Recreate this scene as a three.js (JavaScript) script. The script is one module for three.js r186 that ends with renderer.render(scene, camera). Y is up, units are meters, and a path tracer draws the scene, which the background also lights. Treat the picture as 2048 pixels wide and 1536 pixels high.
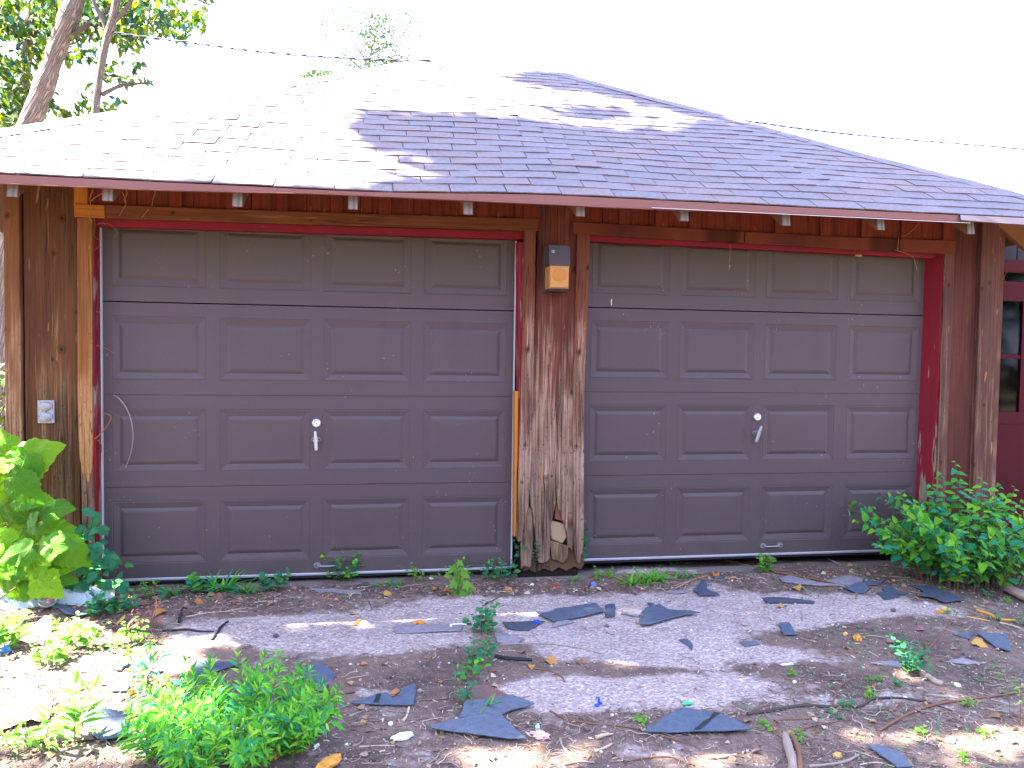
import * as THREE from 'three';
import { mergeGeometries, toCreasedNormals } from 'three/addons/utils/BufferGeometryUtils.js';
import { RoundedBoxGeometry } from 'three/addons/geometries/RoundedBoxGeometry.js';

// ---------------------------------------------------------------- camera, sky, sun, exposure
const scene = new THREE.Scene();
const camera = new THREE.PerspectiveCamera(53.1, 4 / 3, 0.05, 400);
camera.rotation.order = 'YXZ';
camera.position.set(1.5756, 1.3322, 4.7009);
camera.rotation.set(-0.0394, -0.1672, 0.0145);
camera.updateMatrixWorld(true);
scene.add(camera);

const SUN = new THREE.Vector3(-0.88, 1.42, -0.1).normalize();
{ // a hazy bright summer sky
  const w = 256, h = 128, d = new Float32Array(w * h * 4);
  for (let j = 0; j < h; j++) for (let i = 0; i < w; i++) {
    const el = ((j + 0.5) / h - 0.5) * Math.PI, az = ((i + 0.5) / w - 0.5) * 2 * Math.PI;
    const v = new THREE.Vector3(Math.cos(el) * Math.cos(az), Math.sin(el), Math.cos(el) * Math.sin(az));
    const t = Math.pow(Math.max(0, Math.sin(el)), 0.55), near = Math.max(0, v.dot(SUN)), halo = 0.18 * Math.pow(near, 6);
    const o = (j * w + i) * 4;
    d[o] = 0.255 * (1 - t) + 0.118 * t + halo; d[o + 1] = 0.27 * (1 - t) + 0.16 * t + halo; d[o + 2] = 0.36 * (1 - t) + 0.31 * t + halo * 0.95; d[o + 3] = 1;
  }
  const sky = new THREE.DataTexture(d, w, h, THREE.RGBAFormat, THREE.FloatType);
  sky.mapping = THREE.EquirectangularReflectionMapping; sky.magFilter = THREE.LinearFilter; sky.needsUpdate = true;
  scene.background = sky; scene.environment = sky;
}
const sun = new THREE.DirectionalLight(new THREE.Color(1, 0.95, 0.86), 5);
sun.position.copy(SUN).multiplyScalar(30); sun.castShadow = true;
sun.shadow.mapSize.set(4096, 4096); sun.shadow.bias = -0.0005;
Object.assign(sun.shadow.camera, { left: -12, right: 12, top: 12, bottom: -12, near: 1, far: 60 });
scene.add(sun, sun.target);
const renderer = new THREE.WebGLRenderer({ antialias: true });
renderer.setSize(1024, 768);
renderer.shadowMap.enabled = true; renderer.shadowMap.type = THREE.PCFSoftShadowMap;
renderer.toneMapping = THREE.LinearToneMapping; renderer.toneMappingExposure = 17;

// ---------------------------------------------------------------- helpers
function rng(a) { return () => { a = (a + 0x6d2b79f5) | 0; let t = Math.imul(a ^ (a >>> 15), 1 | a); t = (t + Math.imul(t ^ (t >>> 7), 61 | t)) ^ t; return ((t ^ (t >>> 14)) >>> 0) / 4294967296; }; }
const R0 = rng(77), rr = (a, b, r = R0) => a + (b - a) * r(), pick = (l, r = R0) => l[Math.floor(r() * l.length)];
const clamp = (x, a = 0, b = 1) => Math.min(b, Math.max(a, x)), lerp = (a, b, t) => a + (b - a) * t, sstep = (a, b, x) => { const t = clamp((x - a) / (b - a)); return t * t * (3 - 2 * t); };
const PERM = (() => { const r = rng(5), p = new Uint8Array(512); for (let i = 0; i < 256; i++) p[i] = i; for (let i = 255; i > 0; i--) { const j = Math.floor(r() * (i + 1)); [p[i], p[j]] = [p[j], p[i]]; } for (let i = 0; i < 256; i++) p[256 + i] = p[i]; return p; })();
const GX = new Float32Array(256), GY = new Float32Array(256), HV = new Float32Array(256);
for (let i = 0; i < 256; i++) { GX[i] = Math.cos(i * 2.399963); GY[i] = Math.sin(i * 2.399963); HV[i] = ((i * 167) % 256) / 255; }
function noise(x, y) { // gradient noise, about -1..1
  const xi = Math.floor(x), yi = Math.floor(y), fx = x - xi, fy = y - yi, X = xi & 255, Y = yi & 255;
  const a = PERM[X] + Y, b = PERM[(X + 1) & 255] + Y, u = fx * fx * (3 - 2 * fx), v = fy * fy * (3 - 2 * fy);
  const h0 = PERM[a & 511], h1 = PERM[b & 511], h2 = PERM[(a + 1) & 511], h3 = PERM[(b + 1) & 511];
  const n0 = GX[h0] * fx + GY[h0] * fy, n1 = GX[h1] * (fx - 1) + GY[h1] * fy, n2 = GX[h2] * fx + GY[h2] * (fy - 1), n3 = GX[h3] * (fx - 1) + GY[h3] * (fy - 1);
  return 1.5 * (n0 + u * (n1 - n0) + v * (n2 - n0 + u * (n0 - n1 - n2 + n3)));
}
function fbm(x, y, o = 4) { let s = 0, a = 0.5; for (let i = 0; i < o; i++) { s += a * noise(x, y); x = x * 2.03 + 17.3; y = y * 2.01 + 9.1; a *= 0.5; } return s; }
function cells(x, y) { // nearest of scattered points: [distance, id, second distance]
  const xi = Math.floor(x), yi = Math.floor(y); let best = 9, second = 9, id = 0;
  for (let j = -1; j < 2; j++) for (let i = -1; i < 2; i++) {
    const h = PERM[(PERM[(xi + i) & 255] + yi + j) & 511], px = xi + i + HV[h], py = yi + j + HV[PERM[h]], d = (x - px) * (x - px) + (y - py) * (y - py);
    if (d < best) { second = best; best = d; id = h; } else if (d < second) second = d;
  }
  return [Math.sqrt(best), id, Math.sqrt(second)];
}
const LUT = new Uint8Array(4097); for (let i = 0; i <= 4096; i++) { const c = i / 4096; LUT[i] = Math.round(255 * (c <= 0.0031308 ? c * 12.92 : 1.055 * Math.pow(c, 1 / 2.4) - 0.055)); }
function makeTex(w, h, f, repeat = false) { // f(i, j, out): linear colour in out[0..2], height in out[3]; returns { map, bump }
  const c = new Uint8Array(w * h * 4), b = new Uint8Array(w * h * 4), o = [0, 0, 0, 0];
  for (let j = 0; j < h; j++) for (let i = 0; i < w; i++) {
    o[3] = 0.5; f(i, j, o); const k = (j * w + i) * 4;
    for (let n = 0; n < 3; n++) c[k + n] = LUT[(clamp(o[n]) * 4096) | 0];
    b[k] = b[k + 1] = b[k + 2] = clamp(o[3]) * 255; c[k + 3] = b[k + 3] = 255;
  }
  const fin = (data, srgb) => { const t = new THREE.DataTexture(data, w, h); t.magFilter = THREE.LinearFilter; t.minFilter = THREE.LinearMipmapLinearFilter; t.generateMipmaps = true; t.wrapS = t.wrapT = repeat ? THREE.RepeatWrapping : THREE.ClampToEdgeWrapping; if (srgb) t.colorSpace = THREE.SRGBColorSpace; t.needsUpdate = true; return t; };
  return { map: fin(c, true), bump: fin(b, false) };
}
const rgb = (r, g, b) => new THREE.Color().setRGB(r, g, b);
const mat = (r, g, b, rough = 0.8, more = {}) => new THREE.MeshPhysicalMaterial({ specularIntensity: rough > 0.52 ? 0.3 : 1, color: rgb(r, g, b), roughness: rough, ...more });
const texMat = (t, rough, bumpScale, more = {}) => new THREE.MeshPhysicalMaterial({ specularIntensity: 0.3, map: t.map, bumpMap: t.bump, bumpScale, roughness: rough, ...more });
const leafMat = (r, g, b, tr = 0.45, rough = 0.85) => new THREE.MeshPhysicalMaterial({ color: rgb(r, g, b), roughness: rough, specularIntensity: 0.4, transmission: tr, thickness: 0, side: THREE.DoubleSide, vertexColors: true });
const mix3 = (o, a, b, t) => { o[0] = lerp(a[0], b[0], t); o[1] = lerp(a[1], b[1], t); o[2] = lerp(a[2], b[2], t); };

const used = {};
function numbered(n) { const k = used[n] = (used[n] ?? -1) + 1; return k ? n + '_' + String(k).padStart(3, '0') : n; }
function tag(o, label, category, group, kind) { if (label) o.userData.label = label; if (category) o.userData.category = category; if (group) o.userData.group = group; if (kind) o.userData.kind = kind; return o; }
function base(name, x, y, z, label, category, group) { const o = new THREE.Group(); o.name = numbered(name); o.position.set(x, y, z); scene.add(o); return tag(o, label, category, group); }
function mesh(name, geo, m, parent = scene, x = 0, y = 0, z = 0) { const o = new THREE.Mesh(geo, m); o.name = parent === scene ? numbered(name) : name; o.position.set(x, y, z); o.castShadow = o.receiveShadow = true; parent.add(o); return o; }
// a point of the place seen through a given point of the 2048 x 1536 photograph, on an upright plane z or on the ground
const V = (x, y, z) => new THREE.Vector3(x, y, z);
const sight = (px, py) => V((px - 1024) / 1537, -(py - 768) / 1537, -1).applyQuaternion(camera.quaternion);
function at(px, py, z) { const d = sight(px, py); return camera.position.clone().addScaledVector(d, (z - camera.position.z) / d.z); }
const GY0 = -0.055;
function onGround(px, py, h = GY0) { const d = sight(px, py); return camera.position.clone().addScaledVector(d, (h - camera.position.y) / d.y); }
function groundHeight(x, z) {
  const fade = sstep(-0.8, -0.3, x) * sstep(5.5, 5.0, x) * sstep(2.95, 2.6, z) * sstep(-0.3, 0.0, z);
  const bank = 0.03 * Math.exp(-Math.pow((z - 0.42 - 0.05 * Math.sin(x * 3)) / 0.16, 2)) * (0.55 + 0.6 * fbm(x * 2.1, 3.3, 2));
  const soft = sstep(0.75, 0.4, z) + sstep(0.6, -0.1, x) + 0.4 * sstep(1.55, 2.0, z) ;
  return GY0 - 0.012 * (1 - fade) + fade * (bank + 0.022 * fbm(x * 1.7, z * 1.9, 3) + 0.012 * soft * fbm(x * 11, z * 12, 3));
}
const rest = (px, py, lift = 0) => { const p = onGround(px, py); p.y = groundHeight(p.x, p.z) + lift; return p; };

// geometry helpers
function planarUV(g, ox, oy, W, H, swap) { // uv in metres over W x H from the geometry's x, y
  const p = g.attributes.position, uv = new Float32Array(p.count * 2);
  for (let i = 0; i < p.count; i++) { const x = p.getX(i), y = p.getY(i) , z = p.getZ(i) * 0.6; uv[2 * i] = swap ? (y + oy + z) / W : (x + ox + z) / W; uv[2 * i + 1] = swap ? (x + ox) / H : (y + oy + z) / H; }
  g.setAttribute('uv', new THREE.BufferAttribute(uv, 2)); return g;
}
function extrude(pts, depth, bevel = 0.0025) {
  const s = new THREE.Shape(pts.map(([x, y]) => new THREE.Vector2(x, y)));
  return new THREE.ExtrudeGeometry(s, { depth: Math.max(0.0005, depth - bevel), bevelEnabled: bevel > 0, bevelThickness: bevel, bevelSize: bevel, bevelOffset: -bevel, bevelSegments: 1, steps: 1 });
}
function tube(points, r0, r1 = r0, radial = 6, seg = 0) { // a tapered tube through points
  const c = new THREE.CatmullRomCurve3(points), n = seg || Math.max(4, points.length * 4), f = c.computeFrenetFrames(n), pos = [], idx = [], uv = [];
  const L = c.getLength();
  for (let i = 0; i <= n; i++) {
    const t = i / n, p = c.getPointAt(t), r = typeof r0 === 'function' ? r0(t) : lerp(r0, r1, t);
    for (let k = 0; k <= radial; k++) { const a = k / radial * 2 * Math.PI, q = p.clone().addScaledVector(f.normals[i], Math.cos(a) * r).addScaledVector(f.binormals[i], Math.sin(a) * r); pos.push(q.x, q.y, q.z); uv.push(k / radial, t * L); }
  }
  for (let i = 0; i < n; i++) for (let k = 0; k < radial; k++) { const a = i * (radial + 1) + k, b = a + radial + 1; idx.push(a, b, a + 1, a + 1, b, b + 1); }
  for (const e of [0, n]) { const p = c.getPointAt(e / n), b = pos.length / 3; pos.push(p.x, p.y, p.z); uv.push(0.5, e / n * L); for (let k = 0; k < radial; k++) { const a = e * (radial + 1) + k; e ? idx.push(a, b, a + 1) : idx.push(a, a + 1, b); } }
  const g = new THREE.BufferGeometry(); g.setAttribute('position', new THREE.Float32BufferAttribute(pos, 3)); g.setAttribute('uv', new THREE.Float32BufferAttribute(uv, 2)); g.setIndex(idx); g.computeVertexNormals(); return g;
}
function white(g) { const n = g.attributes.position.count; if (!g.attributes.color) g.setAttribute('color', new THREE.BufferAttribute(new Float32Array(n * 3).fill(1), 3)); return g; }
function rough(g, amp, freq, seed = 0) { // lumps on a geometry's vertices
  const p = g.attributes.position;
  for (let i = 0; i < p.count; i++) { const x = p.getX(i), y = p.getY(i), z = p.getZ(i), s = 1 + amp * (fbm(x * freq + seed, y * freq + z * freq * 0.7, 3) + fbm(z * freq - seed, y * freq * 1.3 + x * freq * 0.4, 2)); p.setXYZ(i, x * s, y * s, z * s); }
  g.computeVertexNormals(); return g;
}
class Batch { // many small pieces in one geometry, each with its own tint
  constructor() { this.p = []; this.n = []; this.c = []; this.i = []; this.k = 0; this.v = V(0, 0, 0); this.nm = new THREE.Matrix3(); }
  add(g, m, tint) {
    const P = g.attributes.position, N = g.attributes.normal, I = g.index; this.nm.getNormalMatrix(m);
    for (let i = 0; i < P.count; i++) { this.v.fromBufferAttribute(P, i).applyMatrix4(m); this.p.push(this.v.x, this.v.y, this.v.z); this.v.fromBufferAttribute(N, i).applyMatrix3(this.nm).normalize(); this.n.push(this.v.x, this.v.y, this.v.z); this.c.push(tint[0], tint[1], tint[2]); }
    if (I) for (let i = 0; i < I.count; i++) this.i.push(I.getX(i) + this.k); else for (let i = 0; i < P.count; i++) this.i.push(i + this.k);
    this.k += P.count;
  }
  get empty() { return !this.k; }
  build() { const g = new THREE.BufferGeometry(); g.setAttribute('position', new THREE.Float32BufferAttribute(this.p, 3)); g.setAttribute('normal', new THREE.Float32BufferAttribute(this.n, 3)); g.setAttribute('color', new THREE.Float32BufferAttribute(this.c, 3)); g.setIndex(this.i); return g; }
}
// a matrix whose Y runs along dir and whose Z leans towards face
function aim(pos, dir, face, s = 1, sx = s) {
  const y = dir.clone().normalize(), x = y.clone().cross(face).normalize(); if (x.lengthSq() < 0.5) x.set(1, 0, 0).cross(y).normalize();
  const z = x.clone().cross(y); return new THREE.Matrix4().makeBasis(x.multiplyScalar(sx), y.multiplyScalar(s), z.multiplyScalar(s)).setPosition(pos);
}
// ---------------------------------------------------------------- procedural materials
// weathered, stained timber. o.weather(x, y) -> 0 stained .. 1 bare and grey; knots [x, y, r] in metres from the lower left
function timber(o) {
  const { w, h, W, H, seed } = o, kn = o.knots || [], S = o.stain, S2 = o.stain2, G = o.bare, G2 = o.bare2, RAW = o.raw || [0.36, 0.17, 0.05];
  return makeTex(w, h, (i, j, out) => {
    const x = i / w * W, y = j / h * H; let gx = x + 0.012 * fbm(x * 4 + seed, y * 0.9, 2), dark = 0, hole = 0;
    for (const [kx, ky, r] of kn) {
      const dx = x - kx, dy = (y - ky), d = Math.hypot(dx, dy * 0.9) / r, e = Math.exp(-Math.pow(Math.hypot(dx, dy * 0.42) / r, 2) * 0.35);
      gx += -dx * 0.75 * e; if (d < 1.35) { const ring = 0.5 + 0.5 * Math.sin(d * 9 + noise(x * 90, y * 90)); dark = Math.max(dark, sstep(1.35, 0.6, d) * (0.55 + 0.4 * ring)); hole = Math.max(hole, sstep(0.45, 0.2, d) * (r > 0.011 ? 0.7 : 1)); }
    }
    const ring = 0.5 + 0.5 * Math.sin(6.283 * (gx * 34 + 2.6 * fbm(gx * 7 + seed, y * 0.5 + seed, 3) + 0.7 * noise(gx * 45, y * 1.3))), fibre = noise(gx * 330 + seed, y * 6), fine = fbm(gx * 70 + seed, y * 1.6, 3);
    const wv = o.weather(x, y) + 0.4 * fbm(x * 16 + seed, y * 1.9, 3) + 0.4 * fbm(x * 55 + seed, y * 3.1, 3) + 0.12 * fibre, m = sstep(0.32, 0.68, wv);
    const blot = fbm(x * 7 + seed, y * 2.1 + seed, 4), t = clamp(0.45 + 0.22 * (ring - 0.5) + 0.55 * fine + 0.2 * fibre + 0.7 * blot), c1 = [0, 0, 0], c2 = [0, 0, 0];
    mix3(c1, S, S2, t); mix3(c2, G2, G, clamp(0.5 + 0.25 * (ring - 0.5) + 0.95 * fine + 0.35 * fibre + 0.8 * blot)); mix3(out, c1, c2, m);
    const rot = (o.rot ? o.rot(x, y) : 0) * sstep(-0.05, 0.3, fbm(x * 22 + seed, y * 3.4, 4)); mix3(out, out, [0.045, 0.026, 0.017], rot);
    const peel = sstep(0.34, 0.42, fbm(x * 26 + seed * 3, y * 5.5, 3)) * sstep(0.15, 0.35, wv) * sstep(0.95, 0.6, wv) * (o.peel ?? 0.8);
    mix3(out, out, RAW, peel);
    const cr = noise(gx * 75 + seed * 2, y * 1.15), cr2 = noise(gx * 160 + seed, y * 2.6), crack = Math.max(sstep(0.05, 0.0, Math.abs(cr)) * sstep(0.1, 0.4, fbm(x * 9, y * 1.1 + seed, 2) + (o.cracks ?? 0.1) + 0.25 * m), 0.6 * m * sstep(0.07, 0, Math.abs(cr2)));
    const speck = sstep(0.52, 0.6, noise(x * 130 + seed, y * 40)) * 0.5 * m;
    const k = (1 - 0.72 * crack) * (1 - 0.7 * dark) * (1 - 0.6 * hole) * (1 - speck); out[0] *= k; out[1] *= k; out[2] *= k;
    if (dark > 0 && hole < 0.3) { out[0] += 0.02 * dark; out[1] += 0.006 * dark; }
    out[3] = 0.62 - 0.45 * rot + 0.16 * (ring - 0.5) * (0.4 + m) + 0.12 * fibre * (0.4 + m) - 0.5 * crack - 0.35 * hole - 0.1 * peel;
  });
}
const STAIN = { stain: [0.085, 0.02, 0.006], stain2: [0.19, 0.052, 0.012], bare: [0.30, 0.2, 0.13], bare2: [0.14, 0.08, 0.05] };
const T = {
  frieze: timber({ ...STAIN, stain: [0.07, 0.013, 0.007], stain2: [0.15, 0.03, 0.012], w: 512, h: 512, W: 0.5, H: 0.6, seed: 3, weather: () => 0.05, cracks: 0.2, peel: 0.5 }),
  header: timber({ ...STAIN, stain: [0.075, 0.025, 0.009], stain2: [0.165, 0.057, 0.017], w: 256, h: 2048, W: 0.14, H: 2.7, seed: 9, weather: (x, y) => 0.16, cracks: 0.12, peel: 0.5, knots: [[0.03, 2.2, 0.012], [0.05, 1.1, 0.009], [0.06, 0.35, 0.01]] }),
  header2: timber({ ...STAIN, stain: [0.075, 0.018, 0.009], stain2: [0.165, 0.045, 0.017], w: 256, h: 2048, W: 0.14, H: 2.7, seed: 11, weather: (x, y) => 0.1, cracks: 0.15, peel: 0.4 }),
  headerEnd: timber({ ...STAIN, stain: [0.17, 0.06, 0.007], stain2: [0.34, 0.13, 0.015], w: 256, h: 512, W: 0.14, H: 0.35, seed: 12, weather: () => 0.2, peel: 0.9 }),
  leftBoard: timber({ ...STAIN, stain: [0.05, 0.021, 0.008], stain2: [0.1, 0.04, 0.013], bare: [0.18, 0.1, 0.042], bare2: [0.045, 0.025, 0.013], raw: [0.26, 0.13, 0.055], w: 512, h: 2048, W: 0.31, H: 2.25, seed: 21, weather: (x, y) => 0.16 + 0.32 * sstep(1.5, 0.9, y) + 0.12 * sstep(0.5, 0.2, y) + 0.15 * Math.exp(-Math.pow((x - 0.16) / 0.06, 2)), cracks: 0.3, peel: 0.7, knots: [[0.21, 1.98, 0.021], [0.165, 1.8, 0.014], [0.2, 1.305, 0.023], [0.155, 1.255, 0.01], [0.09, 0.8, 0.016], [0.2, 0.84, 0.014], [0.28, 1.5, 0.012]] }),
  leftBatten: timber({ ...STAIN, stain: [0.09, 0.038, 0.014], stain2: [0.16, 0.066, 0.024], bare: [0.3, 0.18, 0.095], bare2: [0.15, 0.075, 0.036], w: 128, h: 2048, W: 0.1, H: 2.25, seed: 33, weather: (x, y) => 0.12 + 0.6 * sstep(1.9, 0.7, y), cracks: 0.25, knots: [[0.045, 1.99, 0.016], [0.02, 1.42, 0.016]] }),
  leftCasing: timber({ ...STAIN, stain: [0.115, 0.046, 0.011], stain2: [0.21, 0.083, 0.021], bare: [0.38, 0.2, 0.075], bare2: [0.15, 0.075, 0.034], w: 128, h: 2048, W: 0.1, H: 2.1, seed: 41, weather: (x, y) => 0.12 + 0.55 * sstep(1.75, 0.7, y) + 0.25 * sstep(0.055, 0.085, x), cracks: 0.3, peel: 1 }),
  postBoard: timber({ ...STAIN, stain: [0.07, 0.02, 0.013], stain2: [0.135, 0.042, 0.022], bare: [0.37, 0.235, 0.155], bare2: [0.085, 0.043, 0.027], rot: (x, y) => 0.75 * sstep(0.75, 0.15, y), raw: [0.33, 0.15, 0.06], w: 512, h: 2048, W: 0.27, H: 2.25, seed: 58, weather: (x, y) => 0.02 + 0.46 * sstep(1.8, 1.2, y) + 0.4 * sstep(1.1, 0.6, y), cracks: 0.5, peel: 0.9, knots: [[0.125, 0.52, 0.016], [0.16, 0.53, 0.009]] }),
  postCasing: timber({ ...STAIN, stain: [0.08, 0.025, 0.015], stain2: [0.155, 0.053, 0.026], bare: [0.33, 0.21, 0.14], bare2: [0.085, 0.045, 0.029], rot: (x, y) => 0.7 * sstep(0.7, 0.15, y), w: 128, h: 2048, W: 0.1, H: 2.1, seed: 66, weather: (x, y) => 0.1 + 0.36 * sstep(1.9, 1.2, y) + 0.36 * sstep(1.0, 0.6, y) + 0.2 * sstep(0.03, 0.005, x), cracks: 0.5, peel: 0.9, knots: [[0.055, 0.74, 0.013], [0.04, 0.51, 0.01], [0.06, 1.32, 0.018]] }),
  rightCasing: timber({ ...STAIN, stain: [0.062, 0.027, 0.019], stain2: [0.12, 0.054, 0.037], bare: [0.22, 0.135, 0.085], bare2: [0.08, 0.045, 0.03], w: 128, h: 2048, W: 0.18, H: 2.25, seed: 71, weather: (x, y) => 0.2 + 0.26 * sstep(1.8, 0.9, y) + 0.5 * sstep(0.025, 0.005, x), cracks: 0.15, knots: [[0.045, 1.86, 0.014], [0.035, 0.7, 0.012], [0.1, 0.55, 0.012], [0.1, 1.9, 0.014], [0.09, 1.1, 0.012]] }),
  rightBoard: timber({ ...STAIN, stain: [0.052, 0.017, 0.012], stain2: [0.1, 0.033, 0.021], w: 256, h: 1024, W: 0.25, H: 2.25, seed: 83, weather: (x, y) => 0.06, cracks: 0.1, peel: 0.15 }),
  rafter: timber({ stain: [0.11, 0.05, 0.022], stain2: [0.24, 0.12, 0.055], bare: [0.3, 0.2, 0.12], bare2: [0.15, 0.09, 0.05], w: 128, h: 512, W: 0.12, H: 0.7, seed: 95, weather: () => 0.25, cracks: 0.1, peel: 0.4 }),
  rafterEnd: timber({ stain: [0.13, 0.115, 0.1], stain2: [0.25, 0.23, 0.21], bare: [0.22, 0.195, 0.17], bare2: [0.09, 0.07, 0.055], raw: [0.3, 0.2, 0.12], w: 128, h: 128, W: 0.12, H: 0.12, seed: 99, weather: () => 0.3, cracks: 0.4, peel: 0.6 }),
  rot: timber({ stain: [0.16, 0.09, 0.05], stain2: [0.3, 0.18, 0.1], bare: [0.36, 0.26, 0.17], bare2: [0.12, 0.07, 0.045], w: 256, h: 512, W: 0.2, H: 0.5, seed: 104, rot: () => 0.9, weather: () => 0.5, cracks: 0.7 }),
};
const redPaint = (seed, wear) => makeTex(128, 1024, (i, j, o) => {
  const x = i / 128 * 0.12, y = j / 1024 * 2.1, f = fbm(x * 30 + seed, y * 5, 3), wv = wear(x, y) + 0.8 * fbm(x * 40 + seed, y * 3.2, 4), m = sstep(0.42, 0.52, wv), g = fbm(x * 170, y * 7 + seed, 3);
  mix3(o, [0.155 + 0.05 * f, 0.009, 0.015], [0.2 + 0.1 * g, 0.14 + 0.08 * g, 0.1 + 0.06 * g], m); o[3] = 0.6 - 0.3 * m + 0.25 * g * m + 0.06 * f;
});
T.redLeft = redPaint(2, (x, y) => 0.22 + 0.16 * Math.exp(-Math.pow((x - 0.045) / 0.012, 2)) + 0.05 * sstep(1.4, 0.8, y));
T.redRight = redPaint(8, (x, y) => 0.06 + 0.12 * sstep(1.6, 0.9, y) + 0.45 * sstep(0.9, 0.2, y) + 0.12 * sstep(0.03, 0, x));
T.redHead = redPaint(15, () => -0.02);
T.door = (seed, top) => makeTex(1024, 1024, (i, j, o) => {
  const x = i / 1024 * 2.4, y = j / 1024 * 2.14, f = fbm(x * 1.3 + seed, y * 1.6, 4), g = noise(x * 300, y * 28 + seed), s = fbm(x * 5 + seed, y * 0.5, 3);
  const dust = clamp(sstep(1.5, 1.95, y) * 0.75 + 0.28 * f + 0.14), run = sstep(0.15, 0.5, s) * sstep(0.9, 2, y) * 0.35;
  mix3(o, [0.07, 0.049, 0.053], [0.06, 0.046, 0.03], dust * top); const k = (1 - 0.35 * run) * (1 + 0.05 * g);
  const splash = sstep(0.42, 0.0, y) * (0.3 + 0.5 * fbm(x * 9, y * 9 + seed, 3)); mix3(o, o, [0.13, 0.095, 0.075], clamp(splash * 0.45));
  const spot = sstep(0.7, 0.76, noise(x * 110 + seed, y * 60)) * 0.7; mix3(o, o, [0.3, 0.28, 0.26], spot * sstep(0.3, 0.55, noise(x * 5, y * 5 + seed)));
  o[0] *= k; o[1] *= k; o[2] *= k; o[3] = 0.5 + 0.22 * g + 0.1 * noise(x * 90, y * 9);
});
T.granule = makeTex(512, 512, (i, j, o) => { // mineral grit, 0.4 m square
  const [d, id] = cells(i / 2.6, j / 2.6), k = HV[id], n = noise(i / 34, j / 34), p = k * k;
  o[0] = 0.5 + 0.5 * p + 0.14 * n; o[1] = 0.5 + 0.42 * p + 0.12 * n; o[2] = 0.5 + 0.44 * p + 0.12 * n; o[3] = 0.35 + 0.6 * (1 - d) * (0.4 + 0.6 * k);
}, true);
T.bark = makeTex(256, 512, (i, j, o) => {
  const u = i / 256 * 2 * Math.PI, x = Math.cos(u), y = Math.sin(u), v = j / 512 * 6, a = Math.abs(noise(x * 5 + 2 + v * 0.3, y * 5 + v * 1.1)), b = fbm(x * 9 + v, y * 9 + v * 2.2, 3), t = clamp(a * 1.4 + 0.3 + b * 0.4);
  mix3(o, [0.06, 0.045, 0.034], [0.26, 0.205, 0.16], t); o[3] = t;
}, true);
T.rust = makeTex(256, 256, (i, j, o) => { const n = fbm(i / 30, j / 30, 4), k = noise(i / 3, j / 3); mix3(o, [0.17, 0.18, 0.19], [0.32, 0.33, 0.34], clamp(0.5 + n + 0.12 * k)); o[3] = 0.5 + 0.3 * k; }, true);
const woodM = (t, b = 0.0045) => texMat(t, 0.82, b);
const M = {
  frieze: woodM(T.frieze), header: woodM(T.header), header2: woodM(T.header2), headerEnd: woodM(T.headerEnd), leftBoard: woodM(T.leftBoard, 0.005), leftBatten: woodM(T.leftBatten), leftCasing: woodM(T.leftCasing, 0.005), postBoard: woodM(T.postBoard, 0.007), postCasing: woodM(T.postCasing, 0.006),
  rightCasing: woodM(T.rightCasing), rightBoard: woodM(T.rightBoard, 0.002), rafter: woodM(T.rafter), rafterEnd: woodM(T.rafterEnd), rot: woodM(T.rot, 0.009), rotDark: texMat(T.rot, 0.9, 0.009, { color: rgb(0.4, 0.36, 0.33) }),
  redLeft: texMat(T.redLeft, 0.6, 0.003), redRight: texMat(T.redRight, 0.6, 0.003), redHead: texMat(T.redHead, 0.55, 0.002),
  door1: texMat(T.door(4, 1), 0.5, 0.0006, { specularIntensity: 0.6 }), door2: texMat(T.door(31, 1.1), 0.5, 0.0006, { specularIntensity: 0.6 }),
  sheath: mat(0.016, 0.011, 0.009, 0.95), dark: mat(0.02, 0.017, 0.016, 0.9), soffit: mat(0.12, 0.06, 0.035, 0.85),
  drip: mat(0.17, 0.06, 0.043, 0.45), dripOld: mat(0.26, 0.2, 0.19, 0.38, { metalness: 0.3 }), dripLip: mat(0.5, 0.45, 0.43, 0.4, { metalness: 0.3 }),
  zinc: texMat(T.rust, 0.42, 0.0003, { metalness: 0.55, specularIntensity: 1 }), chrome: mat(0.62, 0.61, 0.58, 0.3, { metalness: 0.85 }), brassGrey: mat(0.46, 0.43, 0.37, 0.45, { metalness: 0.3 }), seal: mat(0.42, 0.42, 0.43, 0.4, { metalness: 0.5 }), rubber: mat(0.03, 0.03, 0.032, 0.8),
  bark: new THREE.MeshStandardMaterial({ map: T.bark.map, bumpMap: T.bark.bump, bumpScale: 0.03, roughness: 0.9 }),
};
// ---------------------------------------------------------------- the ground: an old concrete apron half buried in soil
const GRX0 = -0.8, GRX1 = 5.5, GRZ0 = -0.3, GRZ1 = 2.95;
// bare concrete showing through, as ellipses given by where they are seen: x, y, half width, half height, strength
const BARE = [[520, 1262, 190, 26, 1], [700, 1265, 200, 45, 1.1], [870, 1245, 160, 38, 0.9], [1040, 1215, 170, 22, 0.9], [1240, 1240, 240, 42, 1.2], [1480, 1225, 220, 42, 1.1], [1700, 1212, 160, 24, 1], [1860, 1222, 70, 14, 0.6], [1230, 1290, 190, 34, 1.1], [1400, 1300, 160, 32, 0.8], [1230, 1380, 230, 40, 1], [1110, 1395, 110, 34, 0.9], [1420, 1365, 140, 50, 0.65], [1590, 1310, 110, 20, 0.55], [1130, 1340, 70, 12, 0.3], [1330, 1500, 100, 20, 0.55], [760, 1390, 50, 14, 0.45], [1640, 1400, 90, 16, 0.35], [1830, 1400, 120, 20, 0.3], [1000, 1165, 120, 8, 0.4], [1290, 1140, 120, 8, 0.7]];
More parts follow.
